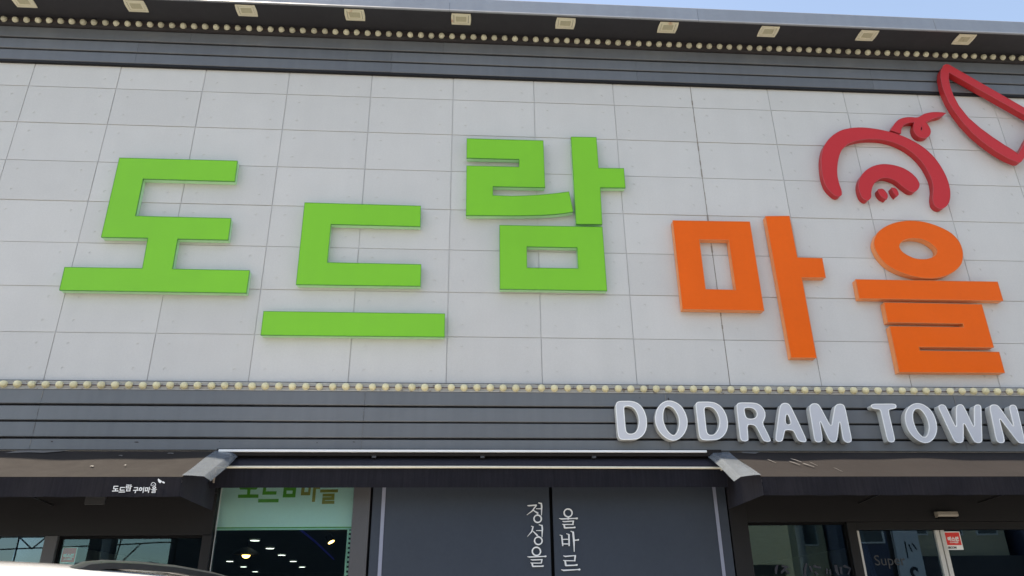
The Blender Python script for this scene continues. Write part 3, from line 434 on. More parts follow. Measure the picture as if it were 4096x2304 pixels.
 'W':[[(4.626,3.346),(4.629,3.35),(4.634,3.355),(4.64,3.359),(4.649,3.362),(4.656,3.364),(4.665,3.364),(4.673,3.363),(4.681,3.361),(4.686,3.357),(4.692,3.352),(4.696,3.347),(4.699,3.341),(4.7,3.336),(4.703,3.325),(4.706,3.313),(4.709,3.299),(4.741,3.165),(4.745,3.158),(4.75,3.159),(4.754,3.168),(4.786,3.3),(4.791,3.317),(4.795,3.33),(4.8,3.341),(4.803,3.347),(4.808,3.353),(4.814,3.357),(4.82,3.362),(4.826,3.364),(4.834,3.366),(4.841,3.367),(4.849,3.367),(4.855,3.366),(4.862,3.363),(4.867,3.359),(4.871,3.353),(4.874,3.347),(4.877,3.336),(4.881,3.323),(4.885,3.308),(4.916,3.167),(4.92,3.16),(4.924,3.161),(4.929,3.17),(4.964,3.301),(4.969,3.318),(4.973,3.331),(4.977,3.342),(4.98,3.348),(4.985,3.354),(4.991,3.358),(4.998,3.362),(5.005,3.364),(5.013,3.365),(5.021,3.365),(5.029,3.364),(5.034,3.361),(5.039,3.357),(5.042,3.351),(5.044,3.344),(5.043,3.337),(5.041,3.324),(5.038,3.31),(5.034,3.293),(4.978,3.064),(4.974,3.048),(4.971,3.036),(4.967,3.025),(4.965,3.02),(4.962,3.015),(4.957,3.01),(4.951,3.006),(4.944,3.003),(4.936,3.001),(4.928,3),(4.919,3),(4.911,3.001),(4.903,3.003),(4.896,3.006),(4.89,3.01),(4.887,3.015),(4.883,3.024),(4.878,3.035),(4.874,3.048),(4.84,3.172),(4.835,3.178),(4.83,3.177),(4.825,3.168),(4.797,3.055),(4.792,3.04),(4.787,3.028),(4.782,3.017),(4.778,3.013),(4.772,3.008),(4.764,3.004),(4.755,3.001),(4.747,3),(4.737,3),(4.728,3),(4.719,3.002),(4.713,3.004),(4.706,3.008),(4.7,3.013),(4.696,3.02),(4.693,3.026),(4.689,3.037),(4.685,3.05),(4.682,3.065),(4.626,3.311),(4.625,3.325),(4.624,3.337)]],
 'N':[[(5.134,3.349),(5.138,3.354),(5.144,3.358),(5.151,3.362),(5.16,3.365),(5.167,3.366),(5.177,3.367),(5.186,3.366),(5.196,3.365),(5.204,3.362),(5.212,3.358),(5.218,3.352),(5.224,3.345),(5.227,3.338),(5.233,3.327),(5.239,3.314),(5.245,3.3),(5.302,3.17),(5.307,3.165),(5.311,3.166),(5.314,3.175),(5.32,3.304),(5.321,3.32),(5.323,3.333),(5.326,3.343),(5.329,3.349),(5.334,3.354),(5.339,3.359),(5.346,3.362),(5.352,3.364),(5.359,3.365),(5.366,3.365),(5.374,3.365),(5.38,3.363),(5.386,3.36),(5.391,3.355),(5.394,3.349),(5.396,3.342),(5.397,3.33),(5.398,3.317),(5.398,3.3),(5.385,3.048),(5.384,3.033),(5.382,3.021),(5.381,3.012),(5.38,3.008),(5.377,3.003),(5.372,3),(5.367,2.998),(5.361,2.997),(5.353,2.997),(5.346,2.997),(5.338,2.997),(5.331,2.998),(5.323,3.001),(5.317,3.005),(5.311,3.011),(5.308,3.017),(5.302,3.027),(5.296,3.038),(5.289,3.051),(5.205,3.217),(5.199,3.223),(5.195,3.221),(5.192,3.212),(5.189,3.056),(5.187,3.041),(5.186,3.028),(5.183,3.018),(5.18,3.013),(5.175,3.008),(5.169,3.004),(5.161,3.001),(5.153,3),(5.145,2.999),(5.137,3),(5.129,3.001),(5.123,3.003),(5.117,3.007),(5.113,3.012),(5.109,3.018),(5.107,3.024),(5.106,3.035),(5.106,3.048),(5.106,3.064),(5.124,3.311),(5.127,3.327),(5.13,3.339)]],
}
BLIND_PRINT=[('g',[[(-1.834,2.688),(-1.645,2.688),(-1.671,2.647),(-1.721,2.647),(-1.721,2.606),(-1.646,2.605),(-1.645,2.576),(-1.822,2.575),(-1.823,2.604),(-1.746,2.605),(-1.749,2.647),(-1.813,2.648)]]),
('g',[[(-1.611,2.698),(-1.493,2.698),(-1.491,2.672),(-1.585,2.672),(-1.586,2.631),(-1.49,2.632),(-1.491,2.603),(-1.613,2.602)]]),
('g',[[(-1.643,2.564),(-1.465,2.566),(-1.464,2.536),(-1.642,2.535)]]),
('o',[[(-1.275,2.688),(-1.19,2.688),(-1.192,2.597),(-1.275,2.596)],[(-1.245,2.665),(-1.212,2.665),(-1.213,2.625),(-1.248,2.624)]]),
('g',[[(-1.431,2.673),(-1.321,2.673),(-1.321,2.578),(-1.432,2.578)],[(-1.404,2.638),(-1.35,2.638),(-1.35,2.61),(-1.402,2.609)]]),
('o',[[(-1.171,2.698),(-1.143,2.698),(-1.145,2.665),(-1.109,2.665),(-1.109,2.651),(-1.145,2.651),(-1.145,2.54),(-1.172,2.539)]]),
('o',[[(-1.107,2.646),(-0.95,2.648),(-0.949,2.622),(-1.107,2.62)]]),
('o',[[(-1.083,2.61),(-0.977,2.612),(-0.976,2.555),(-1.058,2.553),(-1.057,2.548),(-0.974,2.549),(-0.973,2.522),(-1.083,2.521),(-1.082,2.579),(-1.003,2.581),(-1.003,2.585),(-1.082,2.584)]])]
SERIF={'jeong':[[(0.7442,2.4842,0.004),(0.7591,2.4822,0.01),(0.8265,2.4878,0.009)],[(0.8265,2.4868,0.011),(0.7865,2.4371,0.01),(0.7376,2.4029,0.002)],[(0.7955,2.4428,0.005),(0.8371,2.4168,0.0129)],[(0.843,2.507,0.005),(0.8692,2.5002,0.013),(0.872,2.4751,0.013),(0.8679,2.401,0.005)],[(0.8217,2.4561,0.004),(0.868,2.456,0.008)],('o',0.8334,2.3702,0.0327,0.0312,0.0109),[(0.8294,2.4083,0.004),(0.8392,2.4025,0.0089)]],
'seong':[[(0.7741,2.3082,0.0049),(0.7913,2.3034,0.0118),(0.779,2.2622,0.0108),(0.7388,2.2204,0.002)],[(0.7889,2.2668,0.0049),(0.8273,2.2292,0.0128)],[(0.843,2.3201,0.0049),(0.8704,2.3124,0.0128),(0.8726,2.2851,0.0128),(0.8676,2.215,0.0049)],[(0.817,2.2704,0.0039),(0.8677,2.2701,0.0079)],('o',0.8344,2.185,0.0333,0.0314,0.0108),[(0.8306,2.2255,0.0039),(0.8417,2.2189,0.0088)]],
'eul':[('o',0.8156,2.0975,0.036,0.0338,0.0107),[(0.8116,2.1343,0.0039),(0.8232,2.1283,0.0088)],[(0.7355,2.0547,0.0029),(0.7524,2.0518,0.0097),(0.8786,2.0555,0.0078),(0.8971,2.0563,0.0145)],[(0.7645,2.0308,0.0039),(0.7784,2.0271,0.0087),(0.8643,2.0301,0.0077)],[(0.8619,2.031,0.0107),(0.8552,2.0011,0.0087)],[(0.761,2.0054,0.0029),(0.773,2.0017,0.0077),(0.8567,2.0011,0.0068)],[(0.7745,2.0017,0.0106),(0.7806,1.9763,0.0135)],[(0.7787,1.9754,0.0106),(0.8545,1.9757,0.0087),(0.8715,1.9774,0.0135)]],
'ol':[('o',1.1065,2.4192,0.0355,0.0339,0.011),[(1.1025,2.4538,0.004),(1.1147,2.4475,0.009)],[(1.1071,2.3858,0.013),(1.1051,2.3635,0.012)],[(1.025,2.3733,0.003),(1.0441,2.3675,0.0099),(1.1663,2.3718,0.008),(1.1862,2.3717,0.0159)],[(1.0533,2.3485,0.004),(1.0681,2.3446,0.0089),(1.1542,2.349,0.0079)],[(1.1502,2.3481,0.0109),(1.1439,2.3192,0.009)],[(1.0499,2.3239,0.003),(1.0646,2.32,0.0079),(1.1514,2.3196,0.0069)],[(1.0656,2.3196,0.0119),(1.0713,2.2908,0.0139)],[(1.0684,2.2917,0.0109),(1.1428,2.2932,0.0089),(1.1627,2.2955,0.0139)]],
'ba':[[(1.0246,2.2328,0.0039),(1.0421,2.2271,0.0118),(1.0476,2.1421,0.0108)],[(1.0842,2.2428,0.004),(1.1056,2.2361,0.0128),(1.104,2.1417,0.0109)],[(1.0473,2.1954,0.0069),(1.1063,2.196,0.0069)],[(1.0482,2.1573,0.0079),(1.1047,2.157,0.0079)],[(1.1226,2.2642,0.0049),(1.1435,2.2556,0.0148),(1.1475,2.1809,0.0139),(1.1464,2.093,0.0049)],[(1.1503,2.1874,0.0079),(1.1775,2.1891,0.0089),(1.1884,2.1909,0.0148)]],
'reu':[[(1.0492,2.0597,0.0039),(1.066,2.0541,0.0098),(1.1577,2.0608,0.0078)],[(1.1537,2.0599,0.0127),(1.1468,2.0161,0.0098)],[(1.0458,2.0233,0.0029),(1.0597,2.0195,0.0078),(1.1522,2.0179,0.0068)],[(1.0631,2.0181,0.0127),(1.0683,1.9804,0.0136)],[(1.0654,1.9795,0.0107),(1.1457,1.9816,0.0087),(1.1667,1.9842,0.0146)],[(1.0263,1.9473,0.0029),(1.0468,1.9408,0.0107),(1.1707,1.9461,0.0077),(1.1883,1.9468,0.0165)]]}
AWNING_LOGO=[[(-2.4767,2.5204,0.0073),(-2.447,2.5204,0.0073)],[(-2.4777,2.5221,0.0073),(-2.477,2.4997,0.0073)],[(-2.4764,2.5013,0.0073),(-2.4456,2.5013,0.0073)],[(-2.4618,2.5024,0.0082),(-2.46,2.4875,0.0082)],[(-2.4845,2.4846,0.0073),(-2.4392,2.4859,0.0073)],[(-2.4281,2.5112,0.0073),(-2.3973,2.5111,0.0073)],[(-2.428,2.5128,0.0073),(-2.4273,2.4891,0.0073)],[(-2.4276,2.4909,0.0073),(-2.3958,2.4913,0.0073)],[(-2.4347,2.4767,0.0073),(-2.3891,2.478,0.0073)],[(-2.3894,2.5296,0.006),(-2.3665,2.5296,0.006)],[(-2.3679,2.5312,0.0064),(-2.3669,2.5185,0.0064)],[(-2.3875,2.5196,0.0059),(-2.3647,2.5203,0.0059)],[(-2.3865,2.5208,0.0064),(-2.386,2.5081,0.0064)],[(-2.3887,2.5081,0.0059),(-2.3619,2.5111,0.0059)],[(-2.3553,2.5335,0.0069),(-2.3545,2.5023,0.0069)],[(-2.3542,2.5191,0.0064),(-2.3447,2.5196,0.0064)],[(-2.3825,2.4996,0.0059),(-2.3519,2.5004,0.0059)],[(-2.3552,2.5023,0.0064),(-2.3545,2.4839,0.0064)],[(-2.3804,2.4858,0.0059),(-2.3514,2.4857,0.0059)],[(-2.3789,2.5023,0.0064),(-2.3791,2.4839,0.0064)],[(-2.3284,2.5096,0.0064),(-2.2988,2.5103,0.0064)],[(-2.3013,2.5114,0.0069),(-2.3025,2.493,0.0069)],[(-2.3322,2.4891,0.0069),(-2.2928,2.4902,0.0069)],[(-2.3121,2.4896,0.0073),(-2.3127,2.4705,0.0073)],('o',-2.2777,2.4987,0.0096,0.0101,0.0069),[(-2.256,2.5142,0.0069),(-2.2556,2.4718,0.0069)],[(-2.2447,2.5086,0.0064),(-2.224,2.5086,0.0064)],[(-2.2272,2.5109,0.0064),(-2.2265,2.4841,0.0064)],[(-2.2434,2.4865,0.0064),(-2.2246,2.4864,0.0064)],[(-2.2423,2.5109,0.0064),(-2.2421,2.4841,0.0064)],[(-2.2156,2.5153,0.0069),(-2.2158,2.4726,0.0069)],[(-2.2165,2.4986,0.0064),(-2.2063,2.4993,0.0064)],('o',-2.1795,2.5097,0.0104,0.0065,0.006),[(-2.1986,2.4947,0.006),(-2.1588,2.4965,0.006)],[(-2.1905,2.4877,0.005),(-2.1659,2.4882,0.005)],[(-2.191,2.4799,0.0041),(-2.1658,2.4799,0.0041)],[(-2.192,2.4726,0.005),(-2.164,2.4734,0.005)],[(-2.1679,2.4893,0.005),(-2.167,2.479,0.005)],[(-2.1899,2.4813,0.005),(-2.1901,2.4721,0.005)],[(-2.2029,2.5224,0.0046),(-2.205,2.5268,0.0046),(-2.206,2.5314,0.0046),(-2.2058,2.5359,0.0046),(-2.2046,2.5399,0.0046),(-2.2022,2.5433,0.0046),(-2.199,2.5458,0.0046),(-2.1952,2.5472,0.0046),(-2.1909,2.5474,0.0046),(-2.1865,2.5464,0.0046),(-2.1823,2.5443,0.0046),(-2.1785,2.5411,0.0046),(-2.1755,2.5372,0.0046),(-2.1735,2.5329,0.0046),(-2.1725,2.5283,0.0046),(-2.1726,2.5238,0.0046)],[(-2.1932,2.521,0.0041),(-2.1941,2.5233,0.0041),(-2.1941,2.5257,0.0041),(-2.1932,2.5278,0.0041),(-2.1917,2.5293,0.0041),(-2.1896,2.5302,0.0041),(-2.1872,2.5302,0.0041),(-2.1848,2.5293,0.0041),(-2.1827,2.5278,0.0041),(-2.1811,2.5257,0.0041),(-2.1803,2.5233,0.0041)]]
AWNING_KNIFE=[[(-2.1638,2.5716),(-2.1601,2.5768),(-2.1289,2.5565),(-2.1348,2.5502),(-2.1413,2.5414),(-2.1505,2.5479),(-2.1595,2.56)],[(-2.1268,2.5548),(-2.1233,2.5572),(-2.1069,2.549),(-2.1099,2.5397),(-2.1273,2.5472)]]
BRUSH=[[(2.978,1.9743,0.0133),(2.9574,1.9421,0.0244),(2.951,1.9019,0.0177)],[(3.0121,1.966,0.0177),(3.0703,1.9554,0.0177)],[(3.0522,1.9535,0.0199),(3.0008,1.9095,0.0177)],[(3.0363,1.9374,0.0177),(3.0701,1.9008,0.0177)],[(3.2442,1.9845,0.0134),(3.2238,1.944,0.02),(3.2132,1.8835,0.0178)],[(3.2718,1.9639,0.02),(3.2816,1.9192,0.0178)],[(3.303,1.9637,0.0245),(3.3668,1.9469,0.0156)],[(3.3075,1.915,0.0178),(3.3261,1.8946,0.0178)],[(3.424,1.9424,0.0134),(3.4149,1.8939,0.0156)],[(3.4484,1.93,0.0156),(3.4474,1.8896,0.0156)],[(3.5097,1.9702,0.0268),(3.5085,1.9174,0.0268),(3.5208,1.8889,0.0179)],[(3.5513,1.9536,0.0201),(3.5491,1.8968,0.0201)],[(3.5797,1.9615,0.0224),(3.6384,1.9407,0.0202),(3.6108,1.8922,0.0157)]]
# blue [(-1.94, 3.71, 2.66), (-2.03, 5.38, 2.66), (-2.28, 9.0, 2.66)]
# pend [(-2.991, 5.0, 2.539), (-2.873, 5.0, 2.538), (-2.926, 5.0, 2.5)]
# sign under [(-2.925, -0.2, 2.531), (-2.766, -0.2, 2.53), (-2.918, -0.2, 2.467), (-2.763, -0.2, 2.466)]
# knifelogo etc
# brk[(-0.612, -0.08, 2.894), (0.338, -0.08, 2.896), (1.334, -0.08, 2.897)]# ------------------------------------------------------------------ ground
XL, XR = -5.9, 7.3          # built width of the facade
tag(MB().poly([(-300,-300,0),(300,-300,0),(300,300,0),(-300,300,0)]).build('ground', M['ground'], org=(0,0,0)), kind='structure')
tag(MB().poly([(-200,-19,.004),(200,-19,.004),(200,-11,.004),(-200,-11,.004)]).build('road', M['asphalt'], org=(0,0,0)), kind='structure')
kb = MB()
for k in range(-20, 20): kb.box(k*2+.005, k*2+1.995, -11, -10.85, 0.0, .12)
tag(kb.build('kerb', M['kerb'], org=(0,-10.9,0)), kind='structure')
ln = MB()
for k in range(-16, 17): ln.poly([(k*5,-15.06,.008),(k*5+3,-15.06,.008),(k*5+3,-14.94,.008),(k*5,-14.94,.008)])
tag(ln.build('road_marking', M['line'], org=(0,-15,0)), kind='structure')

# ------------------------------------------------------------------ the restaurant building
B = empty('restaurant_building', (0.7, 0.1, 0), 'restaurant front of grey cement tiles with dark metal slat bands and storefront', 'building')
P = lambda mb, name, m, **k: mb.build(name, m, B, **k)
P(MB().box(XL, XR, .0068, 13.9, 2.96, 7.95), 'wall_core', M['joint'])

# cement tiles, four shallow form-tie dimples each
TW, TH, TZ = .9, .46325, 3.57
def tile_mesh(w, h, zc):
    def circ(cx, cz, r=.0155, n=10): return [(cx+r*math.cos(2*math.pi*k/n), cz+r*math.sin(2*math.pi*k/n)) for k in range(n)]
    C4 = [(-.345*TW, .26*TH), (.345*TW, .26*TH), (-.345*TW, -.25*TH), (.345*TW, -.25*TH)]
    C4 = [c for c in C4 if abs(c[1]-zc)+.03 < h/2 or True]
    me = prism([[(-w/2,-h/2),(w/2,-h/2),(w/2,h/2),(-w/2,h/2)]] + [circ(*c) for c in C4], 0, .012, smooth=20)
    mb = MB()
    for c in C4:
        mb.poly([(p[0], .0032, p[1]) for p in circ(*c, r=.0157)])
    return join([me, mb.mesh('dimple')])
tm = tile_mesh(TW-.009, TH-.009, 0); tm.name = 'tile'; tm.materials.append(M['tile'])
o0 = wloc(B)
for r in range(8):
    for c in range(-1, 14):
        o = bpy.data.objects.new('tile', tm); col.objects.link(o); o.parent = B
        x = (c+.5-6)*TW; z = TZ + (7.5-r)*TH
        if r == 0: z -= .0
        o.location = Vector((x, random.uniform(-.0012, .0012) - (.0018 if r % 2 else 0), z)) - o0
        o.rotation_euler = (random.uniform(-.0016, .0016), 0, random.uniform(-.0012, .0012))
P(MB().box(2.7-.007, 2.7+.008, .003, .013, TZ, 7.2), 'sealant_joint', M['sealant'])
sb = MB(); zz = TZ
while zz < 7.1:
    zz += random.uniform(.08, .3)
    P(MB().box(2.7-random.uniform(.006, .009), 2.7+random.uniform(.006, .009), -.0015, .002, zz, zz+random.uniform(.04, .10)), 'sealant_smear', M['sealant'])

# upper slat band: three rows of metal boards with black gaps
def slats(rows, seams, yf, depth, name='slat'):
    for (z0, z1), sm in zip(rows, seams):
        xs = [XL] + [s for s in sm if XL < s < XR] + [XR]
        for a, b in zip(xs, xs[1:]):
            dy = random.uniform(-.0015, .0015)
            mb = MB()
            prof = [(yf+dy+.004, z0), (yf+dy, z0+.005), (yf+dy, z1-.006), (yf+dy+.006, z1), (yf+depth, z1), (yf+depth, z0)]
            mb.loft([[(x, y, z) for y, z in prof] for x in (a+.0012, b-.0012)])
            P(mb, name, M['slat'])
dz = -.08
s1 = [-8.5+2.795*k-.0+ -.0 for k in range(8)]
s1 = [-2.918-2.795, -2.918, -.122, 2.687, 5.476]
s2 = [-3.459-2.775, -3.459, -.694, 2.082, 4.871]
P(MB().box(XL, XR, -.012, .010, 7.186+dz, 7.70+dz), 'upper_band_backing', M['slat_back'])
slats([(7.527+dz, 7.668+dz), (7.369+dz, 7.502+dz), (7.217+dz, 7.351+dz)], [s1, s2, s2], -.036, .022)
P(MB().box(XL, XR, -.034, -.0125, 7.187+dz, 7.212+dz), 'upper_band_edge', M['frame'])
# band that carries the upper bulbs, soffit, fascia
P(MB().box(XL, XR, -.062, -.010, 7.672+dz, 7.80+dz), 'bulb_band', M['band'])
P(MB().box(XL, XR, -.40, 0, 7.785+dz, 7.83+dz), 'soffit', M['soffit'])
fz0, fz1 = 7.772+dz, 7.962+dz
fs = [XL-.2, -.053-2.79, -.053, 2.738, 5.527, XR+.2]
for a, b in zip(fs, fs[1:]):
    dy = random.uniform(-.002, .002)
    prof = [(-.404+dy, fz0-.004), (-.418+dy, fz0-.004), (-.424+dy, fz0+.004), (-.420+dy, fz0+.018), (-.420+dy, fz1-.01), (-.415+dy, fz1), (-.30, fz1+.01), (-.30, fz1-.02), (-.404+dy, fz1-.02)]
    P(MB().loft([[(x, y, z) for y, z in prof] for x in (a+.0015, b-.0015)]), 'fascia_panel', M['fascia'])
P(MB().box(XL, XR, -.36, 14, 7.86+dz, 7.94+dz), 'roof_slab', M['soffit'])

# lower slat band
sl = [-3.546-2.8, -3.546, -.730, 2.042, 4.855]
P(MB().box(XL, XR, -.022, .006, 2.945, 3.57), 'lower_band_backing', M['slat_back'])
slats([(3.426+dz, 3.557+dz), (3.278+dz, 3.407+dz), (3.132+dz, 3.263+dz), (3.018+dz, 3.114+dz)], [sl, sl, sl, sl], -.062, .039)

# aged sealant and scuffs on the lower boards
for sx in sl[1:]:
    for z0, z1 in ((3.426, 3.557), (3.278, 3.407), (3.132, 3.263), (3.018, 3.114)):
        a = random.uniform(0, .03); h_ = (z1-z0-.02-a)*random.uniform(.45, 1)
        zt = z1-.012-a*random.random()
        lean = random.uniform(-.002, .002)
        P(MB().poly([(sx-.0022, -.0655, zt+dz), (sx+.0022, -.0655, zt+dz), (sx+.0018+lean, -.0655, zt-h_+dz), (sx-.0012+lean, -.0655, zt-h_+dz)]), 'seam_sealant', M['scuff' if random.random() < .5 else 'sealant'])
for (x, z, w_, h_) in [(-2.66, 3.085, .05, .014), (-3.37, 3.088, .03, .016), (-1.12, 3.085, .013, .012), (-1.96, 3.092, .012, .006), (1.80, 3.51, .010, .010), (-.80, 3.092, .03, .010), (2.07, 3.50, .02, .03)]:
    n = 9
    P(MB().poly([(x+w_/2*math.cos(2*math.pi*k/n)*random.uniform(.6, 1), -.0648, z+dz+h_/2*math.sin(2*math.pi*k/n)*random.uniform(.6, 1)) for k in range(n)]), 'scuff_mark', M['band'])

# storefront: header, posts, lintels, panels
P(MB().box(XL, -1.971, .10, .30, 2.60, 2.955), 'storefront_header', M['frame'])
P(MB().box(-1.97, 2.571, .10, .30, 2.76, 2.955), 'storefront_header', M['frame'])
P(MB().box(2.572, XR, .10, .30, 2.60, 2.955), 'storefront_header', M['frame'])
P(MB().box(XL, -1.97, .115, .26, 2.25, 2.598), 'left_lintel', M['frame'])
P(MB().box(2.735, XR, .115, .26, 2.335, 2.598), 'right_lintel', M['frame'])
P(MB().box(3.745, XR, .14, .26, 2.268, 2.333), 'door_head', M['frame'])
P(MB().box(-3.335, -3.232, .11, .24, .0, 2.249), 'mullion', M['jamb'], bevel=.003)
P(MB().box(-2.040, -1.962, .10, .26, .0, 2.249), 'window_post', M['frame'], bevel=.003)
P(MB().box(-.790, -.642, .095, .26, .0, 2.759), 'grey_jamb', M['jamb'], bevel=.004)
P(MB().box(-.642, 2.57, .16, .26, 0, 2.759), 'panel_backing', M['black'])
P(MB().box(-.622, .943, .105, .158, .15, 2.757), 'slate_panel', M['slate'], bevel=.003)
P(MB().box(.973, 2.560, .105, .158, .15, 2.757), 'slate_panel', M['slate'], bevel=.003)
P(MB().box(-.542, -.511, .0985, .104, .15, 2.757), 'panel_stripe', M['stripe'])
P(MB().box(2.443, 2.472, .0985, .104, .15, 2.757), 'panel_stripe', M['stripe'])
P(MB().box(2.572, 2.733, .10, .26, 0, 2.599), 'corner_column', M['frame'], bevel=.004)
P(MB().box(3.658, 3.742, .12, .24, 0, 2.333), 'door_post', M['frame'], bevel=.004)
P(MB().box(-1.96, XR, .14, .27, 0, .35).box(XL, -3.34, .14, .27, 0, .05), 'sill_wall', M['frame'])
def pane(x0, x1, z0, z1, m, y=.17, name='window_pane'):
    return P(MB().box(x0, x1, y, y+.008, z0, z1), name, m)
pane(-3.228, -2.043, .36, 2.248, M['glass'])
pane(XL, -3.338, .05, 2.248, M['glass_dark'], .185)
pane(-1.960, -.792, .36, 2.758, M['glass'])
pane(2.736, 3.656, .36, 2.333, M['glass'])
def sash(x0, x1, z0, z1, w=.012, y0=.145, y1=.168):
    P(MB().box(x0, x0+w, y0, y1, z0, z1).box(x1-w, x1, y0, y1, z0, z1).box(x0+w+.001, x1-w-.001, y0, y1, z1-w*1.6, z1), 'window_sash', M['black'])
sash(-3.230, -2.042, .36, 2.2485); sash(2.735, 3.657, .36, 2.334)
P(MB().box(-1.953, -1.950, .150, .169, .36, 2.75), 'glazing_bead', M['alu_grey'])
# interior shell
P(MB().box(XL, XR, .30, 13.8, -.05, .006), 'room_floor', M['room'])
P(MB().box(XL, XR, .30, 13.8, 2.69, 2.74), 'room_ceiling', M['room_ceil'])
P(MB().box(XL, XR, 13.8, 13.9, 0, 2.96), 'room_back_wall', M['room'])
P(MB().box(XL-.1, XL, .28, 13.9, 0, 7.9).box(XR, XR+.1, .28, 13.9, 0, 7.9), 'side_wall', M['joint'])

# entrance door leaves (they slide: things of their own)
def door(x0, x1, label, stile_left):
    d = empty('entrance_door', ((x0+x1)/2, .17, 0), label, 'door', 'glass entrance doors')
    MB().box(x0+.041, x1-.041, .19, .20, .05, 2.262).build('pane', M['glass_dark'], d)
    for a, b in ((x0, x0+.040), (x1-.040, x1)):
        MB().box(a, b, .165, .215, .02, 2.264).build('stile', M['alu_grey'], d, bevel=.004)
    MB().box(x0+.041, x1-.041, .17, .21, .012, .05).build('bottom_rail', M['alu_grey'], d)
    return d
door(3.744, 4.545, 'dark glass entrance door with aluminium stile, left leaf by corner window', 1)
door(4.555, 5.60, 'dark glass entrance door carrying the red sticker, right leaf', 0)
# ------------------------------------------------------------------ strings of bulbs
def bulb_mesh():
    mb = MB()
    prof = [(.0001, -.040), (.011, -.0395), (.020, -.036), (.027, -.029), (.031, -.019), (.0325, -.010), (.034, -.009), (.0345, -.003), (.033, 0)]
    mb.lathe_y(prof, (0, 0, 0), 18)
    return mb.mesh('bulb', 40)
def light_row(x0, n, step, y, z, mname, label, wire_r, back=None):
    t = empty('bulb_light_strip', (x0+n*step/2, y, z), label, 'light strip')
    if back: MB().box(*back).build('backing_strip', M['strip'], t)
    bm_ = bulb_mesh(); bm_.materials.append(M[mname])
    path = []
    off = wloc(t)
    for k in range(n):
        o = bpy.data.objects.new('bulb', bm_); col.objects.link(o); o.parent = t
        x = x0+k*step + random.uniform(-.002, .002); zz = z+random.uniform(-.002, .002)
        o.location = Vector((x, y-.001, zz)) - off
        o.rotation_euler = (random.uniform(-.16, .16), random.uniform(0, 6), random.uniform(-.16, .16))
        s = random.uniform(.97, 1.02); o.scale = (s, s, s)
        path += [(x, y-.006, zz), (x+step/2, y-.008, zz-random.uniform(0, .006))]
    MB().tube(path, wire_r, 5).build('wire', M['wire'], t, smooth=60)
    return t
light_row(-5.642, 107, .11955, -.063, 7.727+dz, 'bulb_dirty', 'upper row of weathered round bulbs under the dark soffit', .0022)
lt = light_row(-5.81, 109, .11955, -.057, 3.596+dz, 'bulb', 'lower row of cream round bulbs on ivory strip above the grey slats', .0038,
               back=(XL, XR, -.056, -.012, 3.5585+dz-.004, 3.634+dz))
MB().box(XL, XR, -.064, -.058, 3.560+dz-.004, 3.566+dz).box(XL, XR, -.060, -.0565, 3.622+dz, 3.630+dz).build('strip_lip', M['strip'], lt)
for k in range(45):
    x = random.uniform(XL, XR); l = random.uniform(.03, .25)
    MB().box(x, x+l, -.0615, -.0565, 3.562+dz, 3.568+dz+random.uniform(0, .010)).build('peeling_edge', M['rust'], lt)

# ------------------------------------------------------------------ soffit downlights
ordn = ['leftmost', 'second', 'third', 'fourth', 'fifth', 'sixth', 'seventh', 'eighth', 'ninth', 'tenth']
for k in range(10):
    x = -4.62 + 1.1735*k; y = -.292; z = 7.784+dz
    rusty = k in (3, 4, 6)
    lab = ('square ivory downlight in the soffit, ' + (ordn[k]+' from the left' if k else 'leftmost') + (', rusty rim' if rusty else ''))
    d = empty('soffit_downlight', (x, y, z), lab, 'downlight', 'square downlights in the dark soffit')
    tm_ = M['trim_ivory'] if rusty else M['trim_clean']
    def ring(w, dpt, w2, d2, z0, z1, bulge=0):
        n = 8
        out = [(-w, -dpt), (w, -dpt)] if not bulge else None
        o_ = []; 
        pts = []
        for s in range(n+1):
            t = s/n; pts.append((w+bulge*math.sin(math.pi*t), -dpt+2*dpt*t))
        for s in range(n+1):
            t = s/n; pts.append((-w-bulge*math.sin(math.pi*t), dpt-2*dpt*t))
        hole = [(-w2, -d2), (w2, -d2), (w2, d2), (-w2, d2)]
        me = prism([pts, hole], -(z1-z0)/2, (z1-z0)/2, bev=.0015)
        me.transform(Matrix(((1,0,0,x),(0,0,1,y),(0,-1,0,(z0+z1)/2),(0,0,0,1))))
        for v in me.vertices: pass
        bm = bmesh.new(); bm.from_mesh(me); bmesh.ops.recalc_face_normals(bm, faces=bm.faces); bm.to_mesh(me); bm.free()
        return me
    me = ring(.104, .083, .082, .062, z-.011, z-.001, .007)
    # turn the ring into the soffit plane
    link('frame', me, tm_, d)
    link('inner_frame', ring(.078, .058, .058, .040, z-.009, z-.0005), tm_, d)
    MB().box(x-.0575, x+.0575, y-.0395, y+.0395, z-.0045, z-.001).build('lens', M['lens'], d)
    MB().box(x-.0815, x+.0815, y-.0615, y+.0615, z-.0012, z-.0002).build('recess', M['black'], d)

